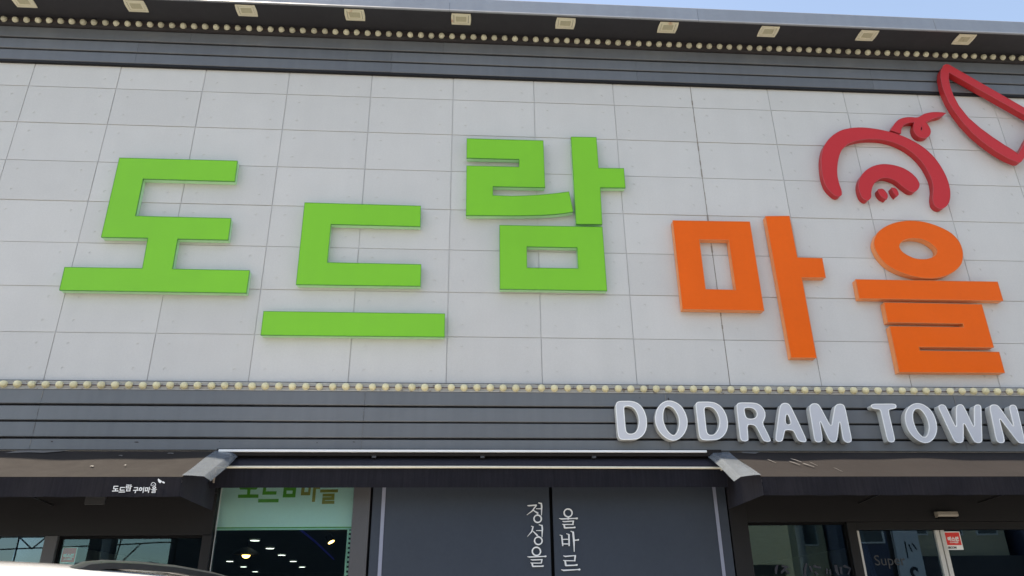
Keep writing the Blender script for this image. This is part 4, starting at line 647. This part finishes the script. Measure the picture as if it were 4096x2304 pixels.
# ------------------------------------------------------------------ channel letters and emblem
def channel(loops, yf, yb, mf, ms, mt, label, cat, group, rim=.007, lip=.018, name='sign_letter'):
    xs = [p[0] for p in loops[0]]; zs = [p[1] for p in loops[0]]
    t = empty(name, ((min(xs)+max(xs))/2, yb, min(zs)), label, cat, group)
    i1 = inset(loops, rim)
    link('face', prism(inset(loops, rim*.8), yf+.0025, yf+.010), M[mf], t)
    link('trim', prism(loops + i1, yf, yf+lip, bev=.0), M[mt], t)
    link('return', prism(inset(loops, .003), yf+.011, yb), M[ms], t)
    return t
GRP = {'g': 'green raised sign letters', 'o': 'orange raised sign letters', 'r': 'red emblem pieces', 'k': 'red emblem pieces'}
LAB = {
 'do': 'large green raised Hangul letter 도, leftmost on the tiled wall',
 'deu_top': 'green bracket-shaped piece of the Hangul letter 드, above the long green bar',
 'deu_bar': 'long plain green bar, lowest of the green letters',
 'ram_r': 'green zigzag piece with curved foot, highest green letter piece on the left of 람',
 'ram_a': 'tall green upright with a short arm to the right',
 'ram_m': 'green square letter piece with a wide rectangular hole',
 'ma_m': 'orange square letter piece with a tall rectangular hole',
 'ma_a': 'tall orange upright with a short arm to the right',
 'eul_o': 'orange oval ring letter piece',
 'eul_bar': 'plain orange horizontal bar under the oval ring',
 'eul_r': 'orange zigzag letter piece, lowest at the right',
 'hat': 'large dark red arch of the emblem',
 'curl': 'dark red curl perched on top of the large red arch',
 'snout': 'smaller dark red arch inside the large red arch',
 'nos1': 'small dark red drop under the inner arch, left one',
 'nos2': 'small dark red drop under the inner arch, right one',
 'knife': 'dark red open knife-blade outline overlapping the upper slats at the right',
}
for k, (c, loops) in LETTERS.items():
    nm = {'g': 'green', 'o': 'orange', 'r': 'red', 'k': 'red'}[c]
    yb = {'g': -.004, 'o': -.004, 'r': -.004, 'k': -.045}[c]; yf = {'k': -.125}.get(c, -.08)
    channel(loops, yf, yb, nm, nm+'_side', nm+'_trim', LAB[k], 'sign letter' if c in 'go' else 'emblem', GRP[c],
            rim={'g': .0035, 'o': .005}.get(c, .004), name='sign_letter' if c in 'go' else 'emblem_piece', lip=.018 if c == 'g' else .010)
# stand-off feet of the knife outline
WL = {'D1': 'white letter D, first of the white word above the awning', 'O1': 'white letter O between the two white Ds', 'D2': 'white letter D right after the first white O',
      'R': 'white letter R above the awning', 'A': 'white letter A above the awning', 'M': 'white letter M, last of its word', 'T': 'white letter T above the right awning',
      'O2': 'white letter O between T and W', 'W': 'white letter W above the right awning', 'N': 'white letter N cut off by the right picture edge'}
for k, loops in WHITE.items():
    channel(loops, -.145, -.064, 'white_face', 'white_side', 'white_trim', WL[k], 'sign letter', 'white raised sign letters', rim=.008, lip=.007)

# ------------------------------------------------------------------ fixed awnings left and right
ZA, YA, ZFt, YF_, ZB = 2.928, -.064, 2.592, -.75, 2.447
def fabric_grid(x0, x1, nx, ny, p0, p1, amp, seed):
    rnd = random.Random(seed)
    ph = [rnd.uniform(0, 6) for _ in range(6)]
    mb = MB(); rows = []
    for j in range(ny+1):
        t = j/ny; row = []
        for i in range(nx+1):
            x = x0+(x1-x0)*i/nx
            w = amp*(math.sin(x*3.1+ph[0])+.6*math.sin(x*7.7+ph[1]+t*2)+.5*math.sin(t*9+ph[2]+x))*math.sin(math.pi*t)
            row.append((x, p0[0]+(p1[0]-p0[0])*t - w*.4, p0[1]+(p1[1]-p0[1])*t + w))
        rows.append(row)
    return rows
def sheet(rows, th):
    """closed thin sheet from a grid of points, thickness th along -(normal)"""
    mb = MB(); n = len(rows[0]); m = len(rows)
    for sgn in (0, 1):
        for r in rows: mb.v += [(p[0], p[1]+sgn*th*.45, p[2]-sgn*th) for p in r]
    q = n*m
    for j in range(m-1):
        for i in range(n-1):
            a = j*n+i; mb.f += [(a, a+1, a+n+1, a+n), (q+a, q+a+n, q+a+n+1, q+a+1)]
    for i in range(n-1):
        mb.f += [(i, q+i, q+i+1, i+1), ((m-1)*n+i, (m-1)*n+i+1, q+(m-1)*n+i+1, q+(m-1)*n+i)]
    for j in range(m-1):
        mb.f += [(j*n, (j+1)*n, q+(j+1)*n, q+j*n), (j*n+n-1, q+j*n+n-1, q+(j+1)*n+n-1, (j+1)*n+n-1)]
    return mb
def awning(x0, x1, label, seed, inner):
    """inner: x of the end that faces the middle of the facade"""
    a = empty('shop_awning', ((x0+x1)/2, YA, ZB), label, 'awning', 'brown shop awnings')
    sheet(fabric_grid(x0, x1, 60, 10, (YA, ZA), (YF_, ZFt), .008, seed), .003).build('fabric_top', M['fabric'], a, smooth=50)
    rows = [[(x0+(x1-x0)*i/60, YF_-.002+.003*math.sin(i*.9+seed)*(j/4), ZFt-.004-(ZFt-ZB)*j/4+.002*math.sin(i*1.7)*(j == 4)) for i in range(61)] for j in range(5)]
    sheet(rows, .0).build('valance', M['valance'], a, smooth=50)
    e = inner
    s = -1 if inner == x1 else 1
    MB().poly([(e-s*.001, YA, ZA-.004), (e-s*.001, YF_, ZFt-.006), (e-s*.001, YF_, ZB), (e-s*.001, .09, ZB), (e-s*.001, .09, ZA-.1)]).build('side_gusset', M['valance'], a)
    MB().tube([(x0+.01, YF_+.02, ZFt-.03), (x1-.01, YF_+.02, ZFt-.03)], .014, 8).build('front_bar', M['alu_grey'], a, smooth=50)
    MB().tube([(x0+.01, YF_+.02, ZB+.012), (x1-.01, YF_+.02, ZB+.012)], .006, 6).build('valance_rod', M['frame'], a, smooth=50)
    n = int((x1-x0)/1.1)
    for i in range(n+1):
        x = x0+.08+(x1-x0-.16)*i/n
        MB().tube([(x, YA, ZA-.05), (x, YF_+.03, ZFt-.04)], .011, 6).tube([(x, .09, ZB+.05), (x, YF_+.03, ZFt-.045)], .009, 6).build('rafter', M['frame'], a, smooth=50)
    return a
awL = awning(XL, -1.985, 'brown fabric awning at the left with small white logo on its valance', 3, -1.985)
awR = awning(2.572, XR, 'brown fabric awning at the right below the white letters', 8, 2.572)
def flap(parent, xs_top, xs_bot, seed, curl):
    """clear vinyl end strip: pts along the slope; a narrow folded edge on the outside"""
    rnd = random.Random(seed); rows = []
    for j in range(13):
        t = j/12; a = xs_top[0]+(xs_bot[0]-xs_top[0])*t; b = xs_top[1]+(xs_bot[1]-xs_top[1])*t
        row = []
        for i in range(7):
            s = i/6
            x = a+(b-a)*s
            up = .010*math.sin(3*t+2*s+seed)*math.sin(math.pi*min(1, t+.1)) + curl*t*t*(math.sin(s*3.0+seed)*.5+s*.2)
            row.append((x, YA-.006+(YF_-.012-YA)*t, ZA+.006+(ZFt-ZA)*t+up-.004*s))
        rows.append(row)
    sheet(rows, .0012).build('vinyl_flap', M['vinyl'], parent, smooth=60)
    e = 6
    fold = [[(r[e][0], r[e][1], r[e][2]) for r in rows], [(r[e][0]+(.055 if xs_top[1] > xs_top[0] else -.055), r[e][1]+.012, r[e][2]-.034) for r in rows]]
    sheet(fold, .0012).build('folded_edge', M['vinyl'], parent, smooth=60)
flap(awL, (-1.975, -1.835), (-1.985, -1.82), 1, .006)
flap(awR, (2.575, 2.43), (2.565, 2.395), 4, -.012)
# worn patches on the fabric
def scrap(parent, pts, t0):
    def on(x, t): return (x, YA+(YF_-YA)*t-.004, ZA+(ZFt-ZA)*t+.006)
    rows = [[on(x, t) for x, t in pts[:len(pts)//2]], [on(x, t) for x, t in pts[len(pts)//2:]]]
    sheet(rows, .001).build('worn_patch', M['scuff'], parent)
scrap(awL, [(-3.62, .01), (-3.50, .01), (-3.35, .01), (-3.22, .01), (-3.68, .13), (-3.50, .09), (-3.38, .11), (-3.26, .05)], 0)
scrap(awR, [(2.70, .01), (2.78, .01), (2.86, .01), (2.68, .07), (2.80, .10), (2.84, .05)], 0)
for (x, t, l) in [(3.05, .30, .05), (3.00, .42, .045), (3.09, .50, .05), (3.17, .45, .015), (3.30, .68, .012), (2.83, .34, .03)]:
    scrap(awR, [(x, t), (x+l*.5, t+.05), (x+l, t+.16), (x, t+.035), (x+l*.5, t+.10), (x+l*.9, t+.165)], 0)
for (x, t, l) in [(-2.72, .20, .03), (-2.80, .62, .028), (-2.55, .58, .015), (-2.35, .10, .05)]:
    scrap(awL, [(x, t), (x+l*.5, t), (x+l, t+.02), (x, t+.04), (x+l*.5, t+.03), (x+l, t+.05)], 0)
# logo on the left valance
lg = empty('valance_logo', (-2.57, -.756, 2.47), 'small white lettering with knife emblem on the left awning valance', 'logo')
link('lettering', strokes_mesh([s_ if s_[0] == 'o' else [(a, b, w*.8) for a, b, w in s_] for s_ in AWNING_LOGO], -.7575, -.7555, .00012), M['serif'], lg)
link('knife_mark', join([prism([l], -.7580, -.7555) for l in AWNING_KNIFE]), M['serif'], lg)
# pale board under the left awning
ub = empty('hanging_board', (-2.845, -.2, 2.462), 'small pale board hanging under the left awning', 'board')
MB().box(-2.925, -2.765, -.21, -.19, 2.462, 2.531).build('board', M['faint'], ub, bevel=.003)
MB().tube([(-2.89, -.2, 2.531), (-2.89, -.2, 2.80)], .003, 5).tube([(-2.80, -.2, 2.531), (-2.80, -.2, 2.76)], .003, 5).build('hanger', M['wire'], ub)

# ------------------------------------------------------------------ recessed awning box in the middle
mc = empty('retracted_awning', (.3, -.05, 2.60), 'dark retracted awning with white top rail and ivory light bar over the panels', 'awning')
x0, x1 = -1.962, 2.50
MB().box(x0+.02, 2.36, -.118, -.098, 2.913, 2.934).build('white_rail', M['alu'], mc, bevel=.003)
MB().box(x0, x1, -.097, .09, 2.885, 2.943).build('housing', M['fabric'], mc)
sheet(fabric_grid(x0, x1, 50, 6, (-.03, 2.884), (-.165, 2.785), .002, 12), .003).build('fabric', M['valance'], mc, smooth=50)
MB().tube([(x0+.035, -.172, 2.772), (.3, -.172, 2.773), (2.455, -.172, 2.766)], .0105, 8).build('light_bar', M['led'], mc, smooth=50)
rows = [[(x0+(x1-x0)*i/50, -.160+.003*math.sin(i*.8)*(j/3), 2.768-.166*j/3) for i in range(51)] for j in range(4)]
sheet(rows, 0).build('valance', M['valance'], mc, smooth=50)
for bx in (-.612, .338, 1.334): MB().box(bx-.018, bx+.018, -.095, -.05, 2.868, 2.886).build('bracket', M['jamb'], mc)
MB().box(x0+.020, x0+.046, -.182, -.162, 2.71, 2.775).box(x0+.028, x0+.042, -.178, -.164, 2.64, 2.709).build('end_bracket', M['rust'], mc, bevel=.003)
MB().box(2.448, 2.462, -.186, -.160, 2.745, 2.782).build('end_cap', M['led'], mc, bevel=.002)

# ------------------------------------------------------------------ white cut letters on the slate panels
SL = {'jeong': 'white serif letter 정, top of the left column on the slate panel', 'seong': 'white serif letter 성, middle of the left column on the slate panel',
      'eul': 'white serif letter 을, bottom of the left column on the slate panel', 'ol': 'white serif letter 올, top of the right column on the slate panel',
      'ba': 'white serif letter 바, middle of the right column on the slate panel', 'reu': 'white serif letter 르, bottom of the right column on the slate panel'}
for k, sts in SERIF.items():
    me = strokes_mesh(sts, .088, .1045, .0003)
    bb = [v.co for v in me.vertices]
    o = link('cut_letter', me, M['serif'], None, (sum(v.x for v in bb)/len(bb), .1045, min(v.z for v in bb)))
    tag(o, SL[k], 'sign letter', 'white serif letters on the slate panels')

# ------------------------------------------------------------------ window blind, rail, ceiling lights behind the glass
bl = empty('roller_blind', (-1.37, .23, 2.30), 'pale roller blind with half hidden green and gold lettering', 'blind')
MB().box(-1.975, -.80, .232, .236, 2.325, 2.78).build('blind_sheet', M['blind'], bl)
MB().box(-1.975, -.80, .222, .246, 2.300, 2.316).build('bottom_bar', M['mint'], bl, bevel=.003)
MB().box(-1.975, -.80, .228, .240, 2.3165, 2.3245).build('hem', M['print_green'], bl)
for c, loops in [(a, b) for a, b in BLIND_PRINT]:
    link('printed_letter', prism(loops, .2295, .2318), M['print_green' if c == 'g' else 'print_gold'], bl)
sr = empty('slotted_rail', (-.81, .22, .36), 'pale slotted rail beside the blind window', 'rail')
rl = MB().box(-.836, -.822, .20, .212, .36, 2.298).box(-.800, -.793, .20, .212, .36, 2.298)
k = 0
z = 2.290
while z > .40:
    rl.box(-.8215, -.8005, .202, .211, z-.020, z); z -= .0385
rl.build('rail', M['mint'], sr)
MB().box(-.822, -.80, .2125, .22, .36, 2.298).build('rail_back', M['black'], sr)
def spot(x, y, lab, r=.068):
    t = empty('ceiling_light', (x, y, 2.664), lab, 'ceiling light', 'round ceiling lights inside')
    MB().lathe_z([(r+.012, 0.024), (r+.012, 0), (r, -.003), (r-.004, 0)], (x, y, 2.664), 20).build('rim', M['white_paper'], t, smooth=40)
    MB().lathe_z([(r-.004, -.001), (r-.004, -.004), (.02, -.005)], (x, y, 2.664), 20).build('disc', M['lamp'], t, smooth=40)
for i, (x, y) in enumerate([(-2.84,5.04),(-2.92,6.38),(-3.02,7.76),(-3.12,9.32),(-3.27,11.07)]):
    spot(x, y, 'round white ceiling light seen under the blind, %s of the right row' % ['nearest', 'second', 'third', 'fourth', 'farthest'][i])
for i, (x, y) in enumerate([(-4.32,9.19),(-4.47,10.83),(-4.65,12.6)]):
    spot(x, y, 'round white ceiling light seen under the blind, %s of the left row' % ['nearest', 'middle', 'farthest'][i])
pl = empty('pendant_lamp', (-2.93, 5.0, 2.42), 'warm yellow pendant lamp glowing inside the window', 'lamp')
MB().lathe_z([(.001, -.040), (.03, -.034), (.048, -.02), (.058, 0), (.0, 0.001)], (-2.93, 5, 2.455), 18).build('bulb', M['lamp_warm'], pl, smooth=40)
MB().lathe_z([(.20, -.002), (.13, .05), (.05, .09), (.02, .10), (.02, .105), (.055, .092), (.135, .053), (.204, .001)], (-2.93, 5, 2.462), 20).build('shade', M['black'], pl, smooth=40)
MB().tube([(-2.93, 5, 2.56), (-2.93, 5, 2.69)], .004, 6).build('cord', M['black'], pl)
sp2 = empty('spot_lamp', (-1.55, 4.2, 2.55), 'tilted golden spot lamp inside near the right of the blind window', 'lamp')
hm = MB().lathe_z([(.045, 0), (.050, .02), (.045, .10), (.02, .12)], (0, 0, 0), 16).mesh('housing', 40)
hm.transform(Matrix.Translation((-1.60, 4.2, 2.56)) @ Matrix.Rotation(R(-30), 4, 'Y') @ Matrix.Rotation(R(-10), 4, 'X'))
link('housing', hm, M['black'], sp2)
hm = MB().lathe_z([(.044, -.001), (.044, -.004), (.01, -.006)], (0, 0, 0), 16).mesh('lens', 40)
hm.transform(Matrix.Translation((-1.60, 4.2, 2.56)) @ Matrix.Rotation(R(-30), 4, 'Y') @ Matrix.Rotation(R(-10), 4, 'X'))
link('lens', hm, M['lamp_warm'], sp2)
tag(MB().tube([(-1.94, 3.7, 2.675), (-2.03, 5.4, 2.675), (-2.28, 9.0, 2.675)], .014, 6).build('neon_strip', M['lamp_blue']), 'blue neon strip along the ceiling inside the blind window', 'neon strip')
tag(MB().box(-4.9, -3.40, .195, .215, 2.222, 2.244).box(-3.42, -3.37, .20, .212, 2.236, 2.246).build('light_tube', M['led']), 'ivory light tube behind the dark pane at far left', 'light tube')

# ------------------------------------------------------------------ stickers, sensor, decals
def sticker(x0, x1, z0, z1, y, label, faded):
    t = empty('security_sticker', ((x0+x1)/2, y, z0), label, 'sticker', 'red and white security stickers')
    MB().box(x0, x1, y-.0015, y, z0, z1).build('card', M['white_paper'], t)
    w = x1-x0; h = z1-z0; m = w*.055
    MB().box(x0+m, x1-m, y-.0028, y-.0016, z0+h*.255, z1-m).build('red_field', M['red_paper'], t)
    cx = (x0+x1)/2
    link('large_lettering', text_mesh('에스원', cx, z0+h*.50, w*.255, y-.0036, .0008, .0022), M['white_paper'], t)
    link('small_lettering', text_mesh('CCTV작동중', cx, z0+h*.37, w*.10, y-.0036, .0008, .0006), M['white_paper'], t)
    link('mark', text_mesh('SECOM', x0+w*.32, z0+h*.07, w*.16, y-.0026, .0008, .0012), M['ink'], t)
sticker(4.598, 4.752, 2.092, 2.252, .187, 'red and white security sticker on the right entrance door', False)
sticker(-3.205, -3.083, 2.005, 2.165, .184, 'dim red and white security sticker behind the left window pane', True)
sn = empty('door_sensor', (4.60, .11, 2.365), 'beige door sensor box on the dark lintel above the entrance', 'sensor')
MB().loft([[(x, y, z) for y, z in ((.114, 2.366), (.060, 2.372), (.052, 2.385), (.058, 2.416), (.114, 2.420))] for x in (4.503, 4.697)]).build('cover', M['beige_box'], sn, bevel=.004)
MB().box(4.51, 4.69, .066, .112, 2.356, 2.365).build('window_strip', M['black'], sn)
o = link('glass_decal', text_mesh('Super', 3.885, 1.965, .125, .188, .0006, 0, 'LEFT'), M['faint'], None, (3.98, .188, 1.965)); tag(o, 'faint grey lettering on the left entrance door glass', 'decal')
bl2 = empty('brush_lettering', (3.2, .168, 1.9), 'dark brush lettering at the foot of the corner window glass', 'decal')
for i, st in enumerate(BRUSH): link('brush_stroke', prism(stroke_loops(st), .1665-.0002*(i % 5), .1685), M['brush'], bl2)

# ------------------------------------------------------------------ parked car (only its roof shows)
car = empty('parked_car', (-1.51, -3.0, 0), 'white car with black roof rails parked nose to the building at lower left', 'car')
cs = [  # y, half width, sill z, belt z, roof z, roof half width
 (-2.20, .70, .50, .95, 1.00, .60), (-2.12, .84, .34, 1.02, 1.18, .66), (-1.98, .91, .30, 1.06, 1.45, .62), (-1.78, .93, .28, 1.07, 1.69, .64),
 (-1.45, .94, .26, 1.06, 1.742, .66), (-1.0, .94, .26, 1.05, 1.768, .66), (-.5, .94, .26, 1.04, 1.774, .66), (0, .94, .26, 1.03, 1.765, .66), (.4, .94, .26, 1.02, 1.728, .65),
 (.75, .94, .26, 1.01, 1.62, .62), (1.10, .94, .26, 1.00, 1.36, .64), (1.42, .93, .27, .99, 1.10, .72), (1.80, .91, .28, .93, .99, .72), (2.10, .86, .32, .82, .90, .66), (2.25, .74, .42, .70, .76, .56)]
rings = []
for y, hw, s, b, r, rw in cs:
    half = [(hw*.90, s), (hw*.985, s+.12), (hw, (s+b)/2), (hw*.985, b-.06), (hw*.955, b)]
    up = []
    for k in range(1, 9):
        t = k/8
        if t <= .75:
            q = t/.75; up.append((hw*.955+(rw-hw*.955)*q, b+(r-.085-b)*q if r-b > .12 else b+(r-b)*q*.6))
        else:
            q = (t-.75)/.25; a = q*math.pi/2
            up.append((rw-rw*.12*(1-math.cos(a))-.0, (r-.085 if r-b > .12 else b+(r-b)*.6) + (.055 if r-b > .12 else (r-b)*.25)*math.sin(a)))
    top = [(rw*.74, r-.014 if r-b > .12 else r-.01), (rw*.45, r-.004), (rw*.14, r)]
    h = half+up+top
    rings.append([(x, y, z) for x, z in h] + [(-x, y, z) for x, z in reversed(h)])
def carp(mb, name, m, parent=car, smooth=35, bevel=0):
    Tm = Matrix.Translation(Vector((-1.51, -3.0, 0))) @ Matrix.Rotation(R(-12), 4, 'Z')
    mb.v = [tuple(Tm @ Vector(v)) for v in mb.v]
    return mb.build(name, m, parent, smooth=smooth, bevel=bevel)
cb = carp(MB().loft(rings), 'body', M['car'], smooth=40)
sd = cb.modifiers.new('sub', 'SUBSURF'); sd.levels = 1; sd.render_levels = 2
for sx in (-1, 1):
    for ya, yb_ in ((-1.45, -.98), (-.92, -.02), (.04, .72)):
        def gp(y, t):
            for a, b in zip(cs, cs[1:]):
                if a[0] <= y <= b[0]:
                    q = (y-a[0])/(b[0]-a[0]); c = [a[i]+(b[i]-a[i])*q for i in range(6)]; break
            x = c[1]*.955+(c[5]-c[1]*.955)*t; z = c[3]+(c[4]-.085-c[3])*t
            return (sx*(x+.006), y, z)
        rws = [[gp(ya+(yb_-ya)*i/6, .10+.78*j/4) for i in range(7)] for j in range(5)]
        mb = MB(); n = 7
        for r_ in rws: mb.v += r_
        for j in range(4):
            for i in range(6): a = j*n+i; mb.f.append((a, a+1, a+n+1, a+n))
        carp(mb, 'side_window', M['car_glass'])
    # roof rail: flat-topped bar with feet at both ends
    rp = [(-1.01, 1.705), (-.965, 1.728), (-.88, 1.757), (-.78, 1.769), (-.6, 1.776), (-.35, 1.778), (-.05, 1.768), (.25, 1.745), (.5, 1.706), (.6, 1.67)]
    rr = []
    for i, (y, z) in enumerate(rp):
        hgt = .030 if 1 < i < len(rp)-2 else .034; x = .585
        rr.append([(sx*(x-.022), y, z-hgt), (sx*(x-.020), y, z-.006), (sx*(x-.012), y, z), (sx*(x+.008), y, z-.001), (sx*(x+.020), y, z-.010), (sx*(x+.024), y, z-hgt)])
    carp(MB().loft(rr), 'roof_rail', M['car_black'], smooth=40)
    carp(MB().box(sx*.585-.024, sx*.585+.024, -1.065, -.96, 1.680, 1.708), 'rail_foot', M['chrome'], smooth=None, bevel=.008)
    carp(MB().box(sx*.55-.03, sx*.55+.03, -1.25, .62, 1.62, 1.672), 'rail_channel', M['car_black'], smooth=None)
    carp(MB().box(sx*.62-.16, sx*.62+.12, -2.19, -2.06, .86, 1.06), 'tail_lamp', M['lampred'], smooth=None, bevel=.02)
    for wy in (-1.38, 1.36):
        wh = empty('tmp', (0, 0, 0)); bpy.data.objects.remove(wh)
        def lx(prof, n=24):
            return [[(sx*(.86)+sx*dx, wy+r_*math.cos(2*math.pi*k/n), .34+r_*math.sin(2*math.pi*k/n)) for k in range(n)] for r_, dx in prof]
        w = carp(MB().loft(lx([(.24, -.12), (.34, -.11), (.345, 0), (.335, .09), (.25, .10), (.235, .06)])), 'wheel', M['tyre'])
        carp(MB().loft(lx([(.236, .05), (.23, .085), (.20, .06), (.06, .05), (.05, .08), (.01, .082)])), 'rim', M['chrome'], parent=w)
carp(MB().poly([(-.52, -1.985, 1.18), (.52, -1.985, 1.18), (.50, -1.80, 1.585), (-.50, -1.80, 1.585)]), 'rear_window', M['car_glass'], smooth=None)
carp(MB().poly([(-.56, 1.32, 1.185), (.56, 1.32, 1.185), (.54, .80, 1.60), (-.54, .80, 1.60)]), 'windscreen', M['car_glass'], smooth=None)
carp(MB().box(-.86, .86, -2.28, -2.14, .34, .62), 'rear_bumper', M['car_black'], smooth=None, bevel=.03)

# ------------------------------------------------------------------ street opposite (seen only in the panes)
def house(name, x0, x1, y, d, h, m, label, cols, rows, z0=1.2, wh=1.3, parapet=.5):
    t = empty(name, ((x0+x1)/2, y, 0), label, 'building', 'buildings across the street')
    MB().box(x0, x1, y-d, y, 0, h).build('wall', m, t)
    MB().box(x0-.15, x1+.15, y-d-.1, y+.15, h+.002, h+parapet).build('roof_edge', m, t)
    w = (x1-x0)/(cols+.0)
    for r in range(rows):
        for c in range(cols):
            cx = x0+(c+.5)*w; z = z0+r*3.1
            f = MB().box(cx-w*.30, cx+w*.30, y+.003, y+.06, z, z+wh).build('window', M['frame'] if m is M['wall_dark'] else M['wall_white'], t)
            MB().box(cx-w*.26, cx+w*.26, y+.0605, y+.075, z+.06, z+wh-.06).build('pane', M['far_glass'], f)
    return t
house('white_shop', -22, -11.5, -24, 8, 3.2, M['wall_white'], 'white rendered building across the street reflected at the left window', 4, 1)
house('dark_shop', -11.2, 2.5, -25, 9, 6.6, M['wall_dark'], 'dark low building across the street behind the camera', 6, 1)
house('low_shop', 7.5, 14.2, -27, 8, 3.1, M['wall_dark'], 'low dark roofed shop across the street reflected in the corner window', 3, 1)
house('beige_block', 14.4, 16.0, -26, 8, 11.5, M['wall_beige'], 'narrow beige block across the street reflected in the corner window', 1, 3)
house('navy_block', 16.1, 18.6, -25, 8, 12.0, M['wall_navy'], 'navy clad block across the street reflected beside the beige block', 1, 3)
house('tan_block', 18.8, 23.5, -25, 8, 12.0, M['wall_beige'], 'wide tan block across the street reflected in the entrance door', 3, 3, z0=4.6)
house('grey_block', 24, 36, -24, 9, 9.0, M['wall_navy'], 'dark grey block at the far right across the street', 4, 2)
def upole(x, y, label):
    t = empty('utility_pole', (x, y, 0), label, 'pole', 'utility poles across the street')
    MB().tube([(x, y, 0), (x, y, 9.5)], [.16, .10], 12).build('shaft', M['pole'], t, smooth=50)
    MB().box(x-.9, x+.9, y-.06, y+.06, 8.3, 8.42).box(x-.7, x+.7, y-.06, y+.06, 7.6, 7.7).build('crossarm', M['frame'], t)
upole(-11.6, -20.2, 'concrete utility pole across the street reflected in the left window')
upole(12.4, -20.4, 'concrete utility pole across the street reflected in the corner window')
upole(25.0, -20.4, 'concrete utility pole across the street farthest to the right')
for k, (z, sag, dy) in enumerate([(8.45, .8, -.0), (7.75, .9, .3), (5.6, .5, .1), (5.2, .7, -.2), (4.8, .45, .2)]):
    pts = []
    for a, b in ((-40, -11.6), (-11.6, 12.4), (12.4, 25.0), (25, 50)):
        for i in range(12):
            s = i/12; pts.append((a+(b-a)*s, -20.3+dy, z-sag*4*s*(1-s)))
    tag(MB().tube(pts, .022, 5).build('power_line', M['wire'], org=(0, -20.3, z)), 'overhead cable across the street, %s of five' % ['topmost', 'second', 'third', 'fourth', 'lowest'][k], 'cable', 'overhead cables')
vs = empty('vertical_sign', (16.9, -21.4, 0), 'tall white vertical signboard on a post across the street', 'sign')
MB().tube([(16.3, -21.4, 0), (16.3, -21.4, 7)], .09, 10).build('post', M['frame'], vs)
MB().box(16.45, 17.40, -21.5, -21.35, 2.2, 6.8).build('board', M['wall_white'], vs)
# thin far mark on the board reads 2
me = text_mesh('2', 0, 0, .7, 0, .01, .02)
me.transform(Matrix(((-1,0,0,16.95),(0,-1,0,-21.34),(0,0,1,2.65),(0,0,0,1))))
link('mark', me, M['ink'], vs)
for st in ([(16.85, 4.05, .05), (16.83, 3.45, .04)], [(16.98, 3.95, .05), (17.05, 3.68, .05)], [(17.12, 3.98, .05), (17.25, 3.76, .05)]):
    link('brush_mark', prism(stroke_loops(st), -21.349, -21.335), M['ink'], vs)
tb = [o for o in col.objects if o.name.startswith('tan_block')][0]
MB().box(18.5, 23.8, -25, -24.6, 0, 3.75).build('dark_shopfront', M['wall_dark'], tb)
ds = empty('dark_signboard', (-12.5, -22, 0), 'tall dark vertical signboard across the street reflected in the left window', 'sign')
MB().box(-12.95, -12.05, -22.1, -21.9, 1.2, 7.5).build('board', M['wall_dark'], ds)
MB().tube([(-12.5, -22, 0), (-12.5, -22, 1.2)], .1, 8).build('post', M['frame'], ds)
tr = empty('roof_truss', (-14.5, -21, 0), 'thin steel truss frame across the street reflected in the left window', 'frame')
for a, b in [((-16.5, 3.9), (-9.5, 4.15)), ((-16.5, 4.5), (-13, 4.9)), ((-16, 3.9), (-15.2, 4.6)), ((-15.2, 4.6), (-14.4, 3.95)), ((-14.4, 3.95), (-13.6, 4.75)), ((-14.9, 3.0), (-14.9, 4.6)), ((-11.6, 3.2), (-11.4, 5.2)), ((-11.6, 3.2), (-10.8, 4.1))]:
    MB().tube([(a[0], -21, a[1]), (b[0], -21, b[1])], .025, 6).build('bar', M['frame'], tr)
for x in (-16.4, -9.6): MB().tube([(x, -21, 0), (x, -21, 4.5)], .04, 6).build('post', M['frame'], tr)
